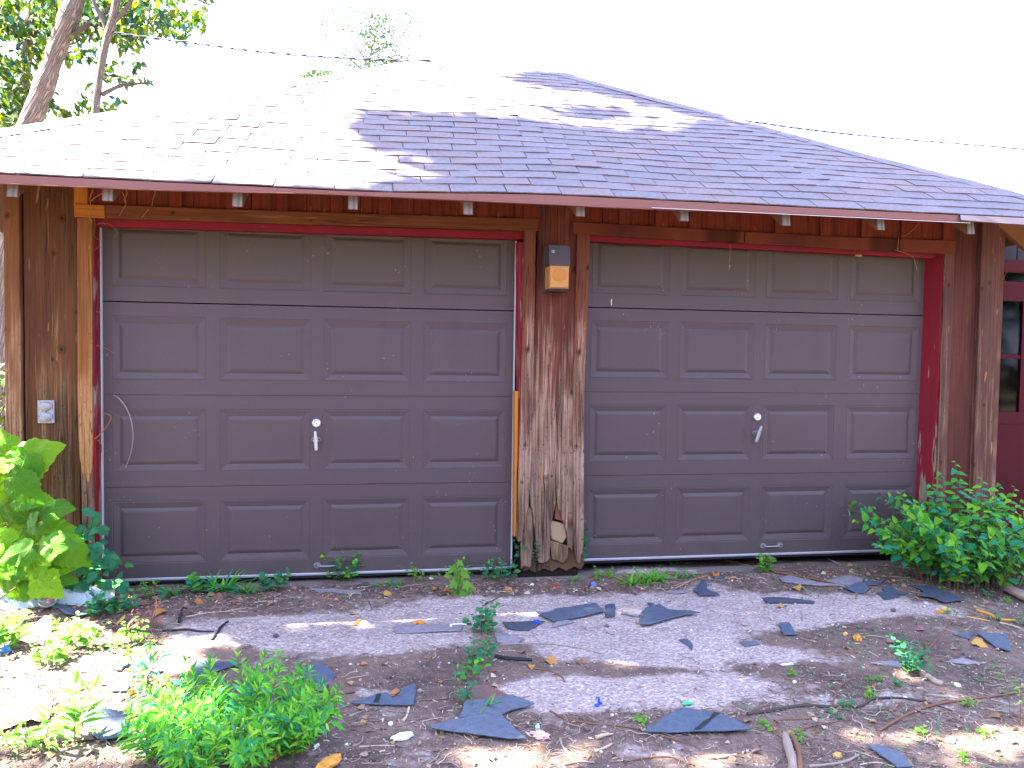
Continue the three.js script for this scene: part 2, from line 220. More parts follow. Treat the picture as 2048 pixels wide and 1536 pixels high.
const SOIL = [[850, 1345, 190, 34, 1], [1250, 1345, 150, 15, 0.9], [1700, 1280, 170, 32, 0.7], [1010, 1310, 60, 40, 0.8], [1500, 1330, 60, 26, 0.35], [880, 1262, 120, 10, 0.3], [520, 1225, 260, 14, 0.5], [1000, 1195, 110, 18, 0.5], [1080, 1170, 220, 18, 0.7], [1440, 1490, 160, 25, 0.5]];
const toPlan = (l) => l.map(([x, y, rx, ry, s]) => { const c = onGround(x, y), a = onGround(x + rx, y), b = onGround(x, y - ry), d = onGround(x, y + ry); return [c.x, (b.z + d.z) / 2, Math.hypot(a.x - c.x, a.z - c.z), Math.max(0.02, (d.z - b.z) / 2), s]; });
const BAREP = toPlan(BARE), SOILP = toPlan(SOIL);
const blobs = (l, x, z) => { let v = 0; for (const [cx, cz, rx, rz, s] of l) { const d = ((x - cx) / rx) ** 2 + ((z - cz - 0.12 * (x - cx)) / rz) ** 2; if (d < 4) v += s * Math.exp(-d * d * 0.9); } return v; };
function bareness(x, z) { return clamp(sstep(0.22, 0.85, blobs(BAREP, x, z) - 0.9 * blobs(SOILP, x, z) + 0.6 * fbm(x * 5, z * 6, 4) + 0.5 * fbm(x * 17, z * 20, 4) + 0.16)); }
const dirtColor = (x, z, o) => {
  const n = fbm(x * 3, z * 3, 4), f = fbm(x * 26, z * 26, 3), g = noise(x * 130, z * 130), t = clamp(0.45 + 0.6 * n + 0.45 * f + 0.12 * g);
  mix3(o, [0.058, 0.038, 0.032], [0.2, 0.135, 0.106], t);
};
{
  const W = 2048, H = 1056;
  const t = makeTex(W, H, (i, j, o) => {
    const x = lerp(GRX0, GRX1, (i + 0.5) / W), z = lerp(GRZ1, GRZ0, (j + 0.5) / H);
    dirtColor(x, z, o); const dr = o[0], dg = o[1], db = o[2];
    const b = bareness(x, z), [d, id, d2] = cells(x * 95, z * 95), k = HV[id], edge = sstep(0.0, 0.35, d2 - d);
    const [e, id2] = cells(x * 150 + 7, z * 150), k2 = HV[id2];
    // exposed aggregate: pink, grey and white grit set in pale cement, soil held in the pits
    const grit = k > 0.72 ? [0.5, 0.4, 0.35] : k > 0.45 ? [0.38, 0.26, 0.22] : k > 0.16 ? [0.31, 0.26, 0.25] : [0.24, 0.15, 0.115], cem = 0.36 + 0.1 * fbm(x * 8, z * 8, 3);
    const cr = lerp(cem, grit[0], edge * 0.8), cg = lerp(cem * 0.83, grit[1], edge * 0.8), cb = lerp(cem * 0.79, grit[2], edge * 0.8);
    const silt = clamp(0.2 + 0.9 * fbm(x * 6 + 3, z * 7, 4)) * 0.75, m = clamp(b * (1 - silt * 0.55) * (0.75 + 0.5 * (k - 0.2)));
    o[0] = lerp(dr, cr, m); o[1] = lerp(dg, cg, m); o[2] = lerp(db, cb, m);
    const chip = sstep(0.3, 0.1, e) * (k2 > 0.86 ? 1 : 0) * (1 - 0.6 * b); mix3(o, o, [0.36, 0.3, 0.26], chip * 0.8);
    o[3] = 0.35 + 0.2 * b + b * 0.3 * edge * k + (1 - b) * (0.3 * fbm(x * 40, z * 40, 3)) + 0.3 * chip;
  });
  const nx = 300, nz = 150, pos = [], uv = [], idx = [];
  for (let j = 0; j <= nz; j++) for (let i = 0; i <= nx; i++) { const x = lerp(GRX0, GRX1, i / nx), z = lerp(GRZ0, GRZ1, j / nz); pos.push(x, groundHeight(x, z), z); uv.push(i / nx, 1 - j / nz); }
  for (let j = 0; j < nz; j++) for (let i = 0; i < nx; i++) { const a = j * (nx + 1) + i, b = a + nx + 1; idx.push(a, b, a + 1, a + 1, b, b + 1); }
  const g = new THREE.BufferGeometry(); g.setAttribute('position', new THREE.Float32BufferAttribute(pos, 3)); g.setAttribute('uv', new THREE.Float32BufferAttribute(uv, 2)); g.setIndex(idx); g.computeVertexNormals();
  tag(mesh('driveway', g, texMat(t, 0.92, 0.006)), null, null, null, 'structure');
  const far = makeTex(512, 512, (i, j, o) => { const x = i / 512 * 6, z = j / 512 * 6; dirtColor(x, z, o); const gr = sstep(0.0, 0.5, fbm(x * 1.1, z * 1.1 + 9, 3)); mix3(o, o, [0.06, 0.09, 0.025], gr * 0.6); o[3] = 0.5 + 0.4 * fbm(x * 20, z * 20, 3); }, true);
  const big = new THREE.PlaneGeometry(300, 300, 30, 30).rotateX(-Math.PI / 2), bu = big.attributes.uv; for (let i = 0; i < bu.count; i++) bu.setXY(i, bu.getX(i) * 50, bu.getY(i) * 50);
  tag(mesh('ground', big, texMat(far, 0.95, 0.02), scene, 0, GY0 - 0.02, -20), null, null, null, 'structure');
}
// ---------------------------------------------------------------- the garage
const garage = base('garage', 0, 0, 0, 'weathered brown board and batten double garage with a shingled hip roof', 'garage');
const rB = rng(404);
const ZB = 0.1, ZT = 0.12; // faces of the wide boards and of the trim
// a board from an outline in metres (x, y), lying between z0 and z1; the grain runs up it, or along it when swap is set
function board(name, pts, z0, z1, m, parent, W, H, o = {}) {
  const x0 = Math.min(...pts.map((p) => p[0])), y0 = Math.min(...pts.map((p) => p[1]));
  const g = extrude(pts.map(([x, y]) => [x - x0, y - y0]), z1 - z0, o.bevel ?? 0.003);
  planarUV(g, (o.ox ?? 0), (o.oy ?? 0), W, H, o.swap);
  return mesh(name, g, m, parent, x0, y0, z0);
}
function plank(x0, x1, y0, y1, o = {}) { // an upright board's outline with slightly uneven edges and a worn lower end
  const n = Math.max(3, Math.round((y1 - y0) / 0.16)), w = o.w ?? 0.0012, p = [];
  for (let i = 0; i <= n; i++) p.push([x1 + rr(-w, w, rB), lerp(y0, y1, i / n)]);
  for (let i = n; i >= 0; i--) p.push([x0 + rr(-w, w, rB), lerp(y0, y1, i / n)]);
  if (o.rag) for (let i = 1; i < 8; i++) p.push([lerp(x0, x1, i / 8), y0 + rr(-o.rag, o.rag, rB)]);
  return p;
}
const crop = (z, ox, oy, k) => (l) => l.map(([x, y]) => { const p = at(ox + x / k, oy + y / k, z); return [p.x, p.y]; });
const seenAt = (l, z) => l.map(([x, y]) => { const p = at(x, y, z); return [p.x, p.y]; });

const XL = -1.13, XR = 6.15, ZE = 0.55, RUN = 2.95, PITCH = 0.6, SL = Math.hypot(1, PITCH), ZBACK = ZE - 2 * RUN;
const eaveY = (x) => 2.172 + 0.032 * sstep(1.3, 2.6, x);
const lift = (x, d) => 0.032 * sstep(1.3, 2.6, x) * (1 - d / RUN) + 0.012 * noise(x * 1.1 + 3, d * 1.3) * Math.min(1, d * 3);
const roofY = (x, d) => 2.172 + PITCH * d + lift(x, d);

// sheathing behind the boards, side walls and back
{
  const bx = (x0, x1, y0, y1, z0, z1) => new THREE.BoxGeometry(x1 - x0, y1 - y0, z1 - z0).translate((x0 + x1) / 2, (y0 + y1) / 2, (z0 + z1) / 2);
  const gs = [bx(-0.44, -0.035, -0.1, 2.3, -0.03, 0.079), bx(2.42, 2.795, -0.1, 2.3, -0.03, 0.06), bx(5.25, 5.68, -0.1, 2.3, -0.03, 0.079), bx(-0.035, 2.42, 2.1, 2.3, -0.03, 0.079), bx(2.795, 5.25, 2.1, 2.3, -0.03, 0.079), bx(-0.44, 5.68, 2.3, 2.42, -0.03, 0.06),
    bx(-0.44, -0.38, -0.1, 2.4, -4.9, -0.03), bx(5.62, 5.68, -0.1, 2.4, -4.9, -0.03), bx(-0.38, 5.62, -0.1, 2.4, -4.9, -4.84)];
  for (const g of gs) planarUV(g, 3, 1, 0.5, 0.6);
  var WALL = mesh("wall", mergeGeometries(gs), M.sheath, garage);
}
// left end
board('batten', plank(-0.451, -0.372, -0.06, 2.3), 0.08, ZT, M.leftBatten, WALL, 0.1, 2.4);
board('board', plank(-0.36, -0.0835, -0.05, 2.3, { rag: 0.012 }), 0.08, ZB, M.leftBoard, WALL, 0.31, 2.4);
board('batten', crop(ZT, 0, 700, 2.955)([[455, -785], [545, -785], [543, 300], [545, 560], [541, 700], [530, 760], [524, 785], [512, 775], [505, 735], [488, 740], [482, 700], [470, 640], [462, 500], [457, 200]]), 0.101, ZT, M.leftCasing, WALL, 0.1, 2.1, { oy: 0.55 });
board('batten', crop(0.112, 0, 700, 2.955)([[476, 690], [507, 690], [513, 900], [508, 1260], [480, 1260], [483, 900]]), 0.101, 0.112, M.rot, WALL, 0.2, 0.7, {});
board('batten', crop(0.112, 0, 700, 2.955)([[511, 690], [548, 690], [556, 900], [556, 1270], [516, 1270], [518, 900]]), 0.101, 0.113, M.rot, WALL, 0.2, 0.7, { ox: 0.1 });
// the post between the doors
{
  const C = crop(ZT, 980, 780, 3.84), B = crop(ZB, 980, 780, 3.84);
  board('board', B([[372, -1440], [668, -1440], [655, -800], [641, 0], [641, 800], [641, 1120], [632, 1240], [618, 1215], [606, 1210], [594, 1100], [578, 1060], [566, 1010], [553, 990], [540, 940], [526, 915], [514, 862], [510, 780], [504, 600], [493, 372], [499, 600], [503, 780], [506, 862], [497, 905], [488, 960], [478, 1000], [466, 1040], [472, 1100], [462, 1140], [468, 1200], [459, 1240], [463, 1295], [440, 1318], [400, 1332], [372, 1325], [358, 1290], [352, 1180], [348, 1080], [338, 1030], [330, 950], [314, 900], [306, 800], [306, 700], [318, 400], [330, 0]]), 0.061, ZB, M.postBoard, WALL, 0.27, 2.4);
  board('batten', C([[262, -1228], [352, -1228], [350, -900], [333, 0], [325, 300], [314, 600], [303, 790], [296, 905], [279, 950], [273, 1030], [262, 1100], [256, 1150], [240, 1165], [228, 1160], [218, 1170], [210, 1155], [203, 1100], [212, 1000], [215, 800], [222, 600], [232, 300], [240, 0], [252, -900]]), 0.101, ZT, M.postCasing, WALL, 0.1, 2.1, { oy: 0.13 });
  board('batten', C([[650, -1205], [772, -1205], [752, -600], [724, 0], [722, 600], [722, 1000], [718, 1200], [712, 1250], [700, 1262], [694, 1325], [680, 1332], [665, 1310], [656, 1250], [648, 1230], [642, 1000], [640, 0], [652, -600]].map(([x, y], i) => (i < 2 ? [i ? 770 : 668, y] : [x, y]))), 0.101, ZT, M.postCasing, WALL, 0.1, 2.1, { ox: 0.02 });
  board('board', crop(0.09, 980, 780, 3.84)([[250, 900], [330, 900], [338, 1100], [334, 1200], [330, 1350], [300, 1372], [262, 1360], [240, 1380], [238, 1180]]), 0.02, 0.092, M.rot, WALL, 0.2, 0.5, { bevel: 0.012 });
  board('board', crop(0.07, 980, 780, 3.84)([[462, 1000], [575, 1030], [586, 1130], [552, 1176], [470, 1146], [452, 1080]]), 0.061, 0.084, mat(0.3, 0.2, 0.12, 0.9), WALL, 0.2, 0.5, { bevel: 0.006 });
  board('board', crop(0.07, 980, 780, 3.84)([[455, 1150], [602, 1196], [592, 1285], [560, 1328], [470, 1296]]), 0.061, 0.09, M.rot, WALL, 0.2, 0.5, { ox: 0.04, oy: 0.2, bevel: 0.006 });
  board('board', crop(0.07, 980, 780, 3.84)([[500, 850], [540, 930], [560, 1010], [495, 985]]), 0.061, 0.082, mat(0.2, 0.075, 0.05, 0.9), WALL, 0.2, 0.5, { bevel: 0.004 });
  board('board', crop(0.05, 980, 780, 3.84)([[226, 1190], [262, 1150], [330, 1240], [352, 1180], [420, 1260], [470, 1290], [560, 1270], [612, 1200], [650, 1250], [708, 1262], [716, 1330], [690, 1372], [640, 1352], [580, 1384], [520, 1356], [470, 1390], [410, 1366], [340, 1398], [290, 1372], [240, 1396]]), 0.0615, 0.075, M.rotDark, WALL, 0.2, 0.5, { bevel: 0.004 });
  board('batten', crop(0.1, 980, 780, 3.84)([[-6 + 198, 10], [218, 10], [214, 560], [207, 620], [205, 1120], [186, 1130], [188, 620], [190, 560]]), 0.03, 0.1, mat(0.42, 0.15, 0.02, 0.7), WALL, 0.2, 0.5).userData.label = 'raw orange strip of bare wood';
  board('batten', crop(0.1, 980, 780, 3.84)([[214, -1140], [262, -1140], [240, 0], [228, 560], [215, 1150], [206, 1150], [215, 560], [219, 0]]), 0.0, 0.1, M.redLeft, WALL, 0.12, 2.1, { ox: 0.03 });
}
// right end
board('batten', plank(5.25, 5.322, -0.06, 2.05), 0.101, ZT, M.rightCasing, WALL, 0.18, 2.3);
board('board', plank(5.3, 5.515, -0.05, 2.3), 0.08, ZB, M.rightBoard, WALL, 0.25, 2.4);
board('batten', plank(5.512, 5.688, -0.06, 2.3), 0.08, ZT + 0.012, M.rightCasing, WALL, 0.18, 2.3);
// boards and battens of the frieze under the eaves
{
  const fb = [-0.08, 0.22, 0.52, 0.83, 1.14, 1.44, 1.75, 2.05, 2.35, 2.4795], fb2 = [2.7285, 2.9, 3.2, 3.5, 3.8, 4.1, 4.4, 4.7, 5.0, 5.298];
  for (const l of [fb, fb2]) for (let i = 0; i + 1 < l.length; i++) board('board', plank(l[i] + 0.0015, l[i + 1] - 0.0015, 2.07, 2.4), 0.08, ZB - rr(0, 0.003, rB), M.frieze, WALL, 0.5, 0.6, { ox: rr(0, 0.18, rB), oy: rr(0, 0.25, rB) });
  for (const [a, b] of [[147, 175], [338, 364], [451, 475], [552, 576], [661, 685], [757, 783], [861, 884], [955, 979], [1048, 1080], [1148, 1172], [1239, 1261], [1312, 1336], [1380, 1403], [1551, 1576], [1642, 1666], [1724, 1746], [1804, 1826], [1888, 1908]]) {
    const y = 400 + (a - 147) * 0.035, x0 = at(a, y, ZT).x, x1 = at(b, y, ZT).x;
    board('batten', plank(x0, x1, 2.1, 2.4), 0.101, ZT - 0.002, a < 180 ? M.headerEnd : M.frieze, WALL, 0.5, 0.6, { ox: rr(0, 0.3, rB), oy: rr(0, 0.25, rB) });
  }
  const H = (l, m, o) => board('header_trim', seenAt(l, 0.126), 0.101, 0.126, m, WALL, 0.14, o.H ?? 2.7, { swap: true, ...o });
  H([[148, 433], [148, 407], [209, 410], [210, 436]], M.headerEnd, { H: 0.35 });
  H([[211, 436], [210, 409], [640, 424], [1077, 437], [1076, 462], [640, 449]], M.header, {});
  H([[1146, 468], [1146, 443], [1310, 452], [1488, 463], [1488, 486], [1310, 477]], M.header2, { oy: 0.3, ox: 0.05 });
  H([[1490, 486], [1490, 463], [1700, 474], [1912, 481], [1911, 508], [1700, 499]], M.header2, { oy: 0.9, ox: 0.03 });
}

// rafters with bare, whitened ends
for (const x of [-0.237, 0.202, 0.828, 1.414, 2.028, 2.656, 3.267, 3.893, 4.502, 5.108]) {
  const w = 0.024, e = x > 2.3 ? 0.03 : x > 1.3 ? 0.012 : 0, z0 = 0.5, y = (z, k) => 2.172 + e + (ZE - z) * PITCH - (k ? 0.024 : 0.125) - (k ? 0 : 0.006 * sstep(0.2, 0.5, z));
  const s = new THREE.Shape([[z0, y(z0, 0)], [z0 - 0.012, y(z0, 1)], [-0.5, y(-0.5, 1)], [-0.5, y(-0.5, 0)]].map((p) => new THREE.Vector2(...p)));
  const g = new THREE.ExtrudeGeometry(s, { depth: 2 * w, bevelEnabled: true, bevelSize: 0.0015, bevelThickness: 0.0015, bevelOffset: -0.0015, bevelSegments: 1 }).rotateY(-Math.PI / 2);
  planarUV(g, 0, 1, 0.12, 0.7); { const p = g.attributes.position, u = g.attributes.uv; for (let i = 0; i < p.count; i++) u.setXY(i, (p.getY(i) % 0.11 + 0.11) % 0.11 / 0.12, (p.getZ(i) + 0.6) / 1.3); }
  const r = mesh('rafter', g, M.rafter, garage, x + w, 0, 0);
  const cap = new RoundedBoxGeometry(2 * w + 0.001, 0.096, 0.006, 1, 0.001); planarUV(cap, 0.06, 0.06, 0.12, 0.12);
  const c = mesh('rafter_end', cap, M.rafterEnd, r, -w, y(z0, 0) + 0.049, z0 + 0.002); c.rotation.x = -0.15;
}

// roof deck, drip edge, shingles
const roof = (() => {
  const pos = [], idx = [], N = 48; const add = (x, y, z) => { pos.push(x, y, z); return pos.length / 3 - 1; };
  const quad = (a, b, c, d) => idx.push(a, b, c, a, c, d);
  for (const [dy, flip] of [[-0.004, 0], [-0.022, 1]]) {
    const F = [], rows = 6;
    for (let j = 0; j <= rows; j++) { const r = []; for (let i = 0; i <= N; i++) { const d = RUN * j / rows, x = lerp(XL + d, XR - d, i / N); r.push(add(x, roofY(x, d) + dy, ZE - d)); } F.push(r); }
    for (let j = 0; j < rows; j++) for (let i = 0; i < N; i++) flip ? quad(F[j][i], F[j + 1][i], F[j + 1][i + 1], F[j][i + 1]) : quad(F[j][i], F[j][i + 1], F[j + 1][i + 1], F[j + 1][i]);
    const bl = add(XL, 2.172 + dy, ZBACK), br = add(XR, 2.204 + dy, ZBACK), rl = F[rows][0], rt = F[rows][N];
    const L = F.map((r) => r[0]), Rr = F.map((r) => r[N]);
    for (let j = 0; j < rows; j++) { flip ? idx.push(bl, L[j + 1], L[j]) : idx.push(bl, L[j], L[j + 1]); flip ? idx.push(br, Rr[j], Rr[j + 1]) : idx.push(br, Rr[j + 1], Rr[j]); }
    flip ? quad(br, rt, rl, bl) : quad(br, bl, rl, rt);
  }
  const g = new THREE.BufferGeometry(); g.setAttribute('position', new THREE.Float32BufferAttribute(pos, 3)); g.setIndex(idx);
  const f = g.toNonIndexed(); f.computeVertexNormals(); return mesh('roof', f, M.soffit, garage);
})();
function ribbon(x0, x1, top, bot, z, m, kink) { // a folded strip of sheet metal along the eave
  const n = Math.max(6, Math.round((x1 - x0) * 12)), pos = [], idx = [];
  const prof = (x) => [[top(x), z - 0.03], [top(x), z], [bot(x), z + (kink ? kink(x) : 0)], [bot(x) - 0.003, z + 0.007 + (kink ? kink(x) : 0)], [bot(x) - 0.006, z - 0.002], [top(x) - 0.003, z - 0.004]];
  for (let i = 0; i <= n; i++) { const x = lerp(x0, x1, i / n); for (const [y, zz] of prof(x)) pos.push(x, y, zz); }
  for (let i = 0; i < n; i++) for (let k = 0; k < 6; k++) { const a = i * 6 + k, b = i * 6 + (k + 1) % 6, c = a + 6, d = b + 6; idx.push(a, b, d, a, d, c); }
  const g = new THREE.BufferGeometry(); g.setAttribute('position', new THREE.Float32BufferAttribute(pos, 3)); g.setIndex(idx); const f = g.toNonIndexed(); f.computeVertexNormals();
  return mesh('drip_edge', f, m, garage);
}
const dripBot = (x) => 2.129 + 0.023 * sstep(0.2, 1.5, x) + 0.014 * sstep(2.8, 4, x) + 0.0015 * noise(x * 3, 1);
ribbon(XL, 2.03, (x) => eaveY(x) - 0.003, dripBot, ZE + 0.004, M.drip, (x) => 0.003 * noise(x * 2, 4));
ribbon(2.02, 5.03, (x) => eaveY(x) - 0.003, (x) => dripBot(x) - 0.001, ZE + 0.009, M.drip, (x) => 0.004 * noise(x * 2, 8));
ribbon(4.98, XR, (x) => eaveY(x) - 0.002, (x) => 2.172 - 0.02 * (x - 5), ZE + 0.02, M.dripOld, (x) => 0.012 * noise(x * 9, 2) + 0.004);
mesh('drip_lip', new THREE.BoxGeometry(2.0, 0.0035, 0.004), M.dripLip, garage, 4.05, 2.157, ZE + 0.0165);

const rS = rng(909), EXPO = 0.1285, TABW = 0.3048;
const shM = [[0.11, 0.083, 0.088], [0.1, 0.083, 0.095], [0.121, 0.085, 0.086], [0.106, 0.088, 0.1], [0.096, 0.078, 0.085], [0.115, 0.091, 0.098]].map(([r, g, b]) => new THREE.MeshStandardMaterial({ color: rgb(r * 1.85, g * 1.82, b * 1.68), map: T.granule.map, bumpMap: T.granule.bump, bumpScale: 0.0025, roughness: 0.62 }));
function tabGeo(w, h, seed) { // one tab: a thin slab whose lower edge is a little wavy and lifted
  const n = 5, top = [], P = [], I = [], U = [], t = 0.0062, r = rng(seed * 7 + 1), k1 = rr(-1, 1, r), k2 = rr(-1, 1, r), dip = rr(0, 0.002, r);
  const z = (u, v) => lerp(0.0095, 0.0045, v / h) + (1 - v / h) * (0.0022 * k1 * (u - 0.5) * 2 + 0.0018 * k2 * Math.cos(u * 6)) + (1 - v / h) * dip;
  for (const side of [0, 1]) for (let j = 0; j < 2; j++) for (let i = 0; i <= n; i++) { const u = i / n, v = j ? h : 0.0012 * Math.sin(u * 9 + k1 * 3); P.push(u * w, v, z(u, v) - side * t); U.push(u * w / 0.4 + k1, v / 0.4 + k2); }
  const m = n + 1;
  for (let i = 0; i < n; i++) { I.push(i, i + 1, m + i + 1, i, m + i + 1, m + i); const a = 2 * m + i; I.push(a, i, a + 1, i, i + 1, a + 1); I.push(i, i, i); }
  I.push(0, m, 2 * m, m, 3 * m, 2 * m, n, 2 * m + n, m + n, m + n, 2 * m + n, 3 * m + n);
  const g = new THREE.BufferGeometry(); g.setAttribute('position', new THREE.Float32BufferAttribute(P, 3)); g.setAttribute('uv', new THREE.Float32BufferAttribute(U, 2)); g.setIndex(I.filter((_, q) => !(I[q - q % 3] === I[q - q % 3 + 1]))); 
  const f = g.toNonIndexed(); f.computeVertexNormals(); return f;
}
const tabs = Array.from({ length: 10 }, (_, i) => tabGeo(TABW - 0.0055, EXPO + 0.03, i + 1)), tilt = new THREE.Matrix4();
function slopeFrame(x, d, nudge) { // stands on the front slope at x, d metres (in plan) in from the eave
  const e = 0.02, p = V(x, roofY(x, d), ZE - d), px = V(x + e, roofY(x + e, d), ZE - d).sub(p).normalize(), py = V(x, roofY(x, d + e), ZE - d - e).sub(p).normalize(), n = px.clone().cross(py).normalize();
  return new THREE.Matrix4().makeBasis(px, n.clone().cross(px), n).setPosition(p.addScaledVector(n, nudge || 0));
}
{
  const far = Array.from({ length: shM.length }, () => []); let made = 0, row = 0;
  for (let s = 0; s < RUN * SL - 0.02; s += EXPO, row++) {
    const jag = rr(-0.002, 0.002, rS), off = (row % 2) * TABW / 2 + row * 0.012 + rr(-0.01, 0.01, rS);
    for (let k = -1; k < 26; k++) {
      const x = XL + off + (k - 1) * TABW, d0 = s / SL, d1 = (s + EXPO + 0.03) / SL, lo = XL + d0, hi = XR - d0;
      if (x + TABW < lo + 0.02 || x > hi - 0.02) continue;
      const mi = Math.floor(rS() * shM.length), whole = x >= XL + d1 && x + TABW <= XR - d1; let g, mx = x;
      const extra = rS() < 0.03 ? rr(0.001, 0.003, rS) : 0;
      if (whole) g = tabs[Math.floor(rS() * tabs.length)];
      else { // cut along the hip
        const a = [[Math.max(x, lo), 0], [Math.min(x + TABW - 0.007, hi), 0]], h = EXPO + 0.03, r1 = Math.min(x + TABW - 0.007, XR - d1), l1 = Math.max(x, XL + d1); if (a[1][0] - a[0][0] < 0.03) continue;
        const poly = [...a, [Math.max(r1, l1 + 0.002), h], [Math.min(l1, Math.max(r1, l1)), h]].map(([q, v]) => [q - a[0][0], v]); mx = a[0][0];
        if (r1 < l1) { poly.splice(2, 2, [clamp((r1 + l1) / 2, a[0][0], a[1][0]) - a[0][0], h * 0.5]); }
        g = extrude(poly, 0.0045, 0).rotateX(-0.03).translate(0, 0, 0.0045); planarUV(g, rS(), rS(), 0.4, 0.4);
      }
      const M4 = slopeFrame(mx + 0.0035, (s + jag) / SL, extra); M4.multiply(tilt.makeRotationZ(rr(-0.003, 0.003, rS)));
      const inView = x > -0.75 && x < 5.75;
      if (made < 298 && inView) { const o = mesh('shingle', g, shM[mi], roof); o.matrix.copy(M4); o.matrix.decompose(o.position, o.quaternion, o.scale); made++; }
      else far[mi].push(g.clone().applyMatrix4(M4));
    }
  }
  // the other three slopes, in courses
  const corners = [[V(XL, 2.172, ZBACK), V(XL, 2.172, ZE), 1], [V(XR, 2.204, ZE), V(XR, 2.204, ZBACK), 1], [V(XR, 2.204, ZBACK), V(XL, 2.172, ZBACK), 0]];
  for (const [A, B] of corners) {
    const dir = B.clone().sub(A).setY(0).normalize(), inward = V(dir.z, 0, -dir.x), len = B.clone().sub(A).setY(0).length();
    for (let k = 0; k < 26; k++) { const d = k * EXPO / SL, w = len - 2 * d; if (w < 0.1) break; const e = (EXPO + 0.015) / SL, g = extrude([[0, 0], [w, 0], [Math.max(w - e, w / 2 + 0.001), EXPO + 0.015], [Math.min(e, w / 2), EXPO + 0.015]], 0.004, 0).rotateX(-0.02); planarUV(g, rS(), 0, 0.4, 0.4); const up = inward.clone().multiplyScalar(1).setY(PITCH).normalize(), n = dir.clone().cross(up); far[k % 6].push(g.applyMatrix4(new THREE.Matrix4().makeBasis(dir, up, n).setPosition(A.clone().addScaledVector(dir, d).addScaledVector(inward, d).add(V(0, d * PITCH + 0.004 - (A.y > 2.19 ? 0.032 * d / RUN : 0), 0))))); }
  }
  const geos = far.map((l) => mergeGeometries(l.map((g) => { const q = g.index ? g.toNonIndexed() : g; for (const k of Object.keys(q.attributes)) if (!['position', 'normal', 'uv'].includes(k)) q.deleteAttribute(k); return q; }), false)).filter(Boolean);
  const all = mergeGeometries(geos, true), o = mesh('shingle', all, shM, roof); o.userData.kind = 'stuff';
  // caps folded over hips and ridge
  const cap = (p, along, nl, nr, i) => {
    const w = 0.135, L = EXPO + 0.02, pos = []; const t = 0.004, lift0 = 0.0135, lift1 = 0.011;
    const el = nl.clone().cross(along).normalize(), er = along.clone().cross(nr).normalize(); if (el.y > 0) el.negate(); if (er.y > 0) er.negate();
    const up = nl.clone().add(nr).normalize(), P = (v, e, q, dn) => p.clone().addScaledVector(along, v).addScaledVector(up, q - dn).addScaledVector(e || up, e ? w : 0);
    const a = [P(0, el, lift0, 0), P(0, null, lift0, 0), P(0, er, lift0, 0), P(L, el, lift1, 0), P(L, null, lift1, 0), P(L, er, lift1, 0)], b = [P(0, el, lift0, t), P(0, null, lift0, t), P(0, er, lift0, t)];
    const tri = (...l) => l.forEach((v) => pos.push(v.x, v.y, v.z)); tri(a[0], a[1], a[4], a[0], a[4], a[3], a[1], a[2], a[5], a[1], a[5], a[4], b[0], b[1], a[1], b[0], a[1], a[0], b[1], b[2], a[2], b[1], a[2], a[1]);
    const g = new THREE.BufferGeometry(); g.setAttribute('position', new THREE.Float32BufferAttribute(pos, 3)); const uv = []; for (let k = 0; k < pos.length; k += 3) uv.push((pos[k] + pos[k + 1]) / 0.4, (pos[k + 2] + pos[k + 1] * 0.5) / 0.4); g.setAttribute('uv', new THREE.Float32BufferAttribute(uv, 2)); g.computeVertexNormals();
    mesh('hip_cap', g, shM[i % 6], roof);
  };
  const nF = V(0, 1, PITCH).normalize(), nL = V(-PITCH, 1, 0).normalize(), nR = V(PITCH, 1, 0).normalize(), nB = V(0, 1, -PITCH).normalize();
  for (let d = 0, i = 0; d < RUN - 0.04; d += EXPO / 1.53, i++) {
    cap(V(XL + d, roofY(XL + d, d), ZE - d), V(1, PITCH, -1).normalize(), nL, nF, i);
    cap(V(XR - d, roofY(XR - d, d), ZE - d), V(-1, PITCH, -1).normalize(), nF, nR, i * 5 + 2);
  }
  for (let x = XL + RUN - 0.03, i = 0; x < XR - RUN + 0.03; x += EXPO, i++) cap(V(x, roofY(x, RUN) + 0.002, ZE - RUN), V(1, 0, 0), nB, nF, i * 3);
}

// the two sectional doors
function sectionGeo(w, h, panels, y0, y1) { // a pressed steel section: flat frame with raised fields
  const P = [], tri = (a, b, c) => P.push(...a, ...b, ...c), quad = (a, b, c, d) => { tri(a, b, c); tri(a, c, d); };
  const xs = [0, ...panels.flat(), w];
  quad([0, 0, 0], [w, 0, 0], [w, y0, 0], [0, y0, 0]); quad([0, y1, 0], [w, y1, 0], [w, h, 0], [0, h, 0]);
  for (let i = 0; i < xs.length; i += 2) quad([xs[i], y0, 0], [xs[i + 1], y0, 0], [xs[i + 1], y1, 0], [xs[i], y1, 0]);
  for (const [a, b] of panels) {
    const rings = [[0, 0], [0.003, -0.0025], [0.0065, -0.0012], [0.042, -0.009], [0.06, -0.002], [0.067, -0.001]].map(([q, z]) => [[a + q, y0 + q, z], [b - q, y0 + q, z], [b - q, y1 - q, z], [a + q, y1 - q, z]]);
    for (let k = 0; k + 1 < rings.length; k++) for (let e = 0; e < 4; e++) quad(rings[k][e], rings[k][(e + 1) % 4], rings[k + 1][(e + 1) % 4], rings[k + 1][e]);
    quad(...rings[rings.length - 1]);
  }
  const t = -0.04; quad([0, h, 0], [w, h, 0], [w, h - 0.004, t], [0, h - 0.004, t]); quad([0, 0, t], [w, 0, t], [w, 0, 0], [0, 0, 0]); quad([0, 0, t], [0, 0, 0], [0, h, 0], [0, h, t]); quad([w, 0, 0], [w, 0, t], [w, h, t], [w, h, 0]); quad([w, 0, t], [0, 0, t], [0, h, t], [w, h, t]);
  const g = new THREE.BufferGeometry(); g.setAttribute('position', new THREE.Float32BufferAttribute(P, 3)); g.computeVertexNormals(); return g;
}
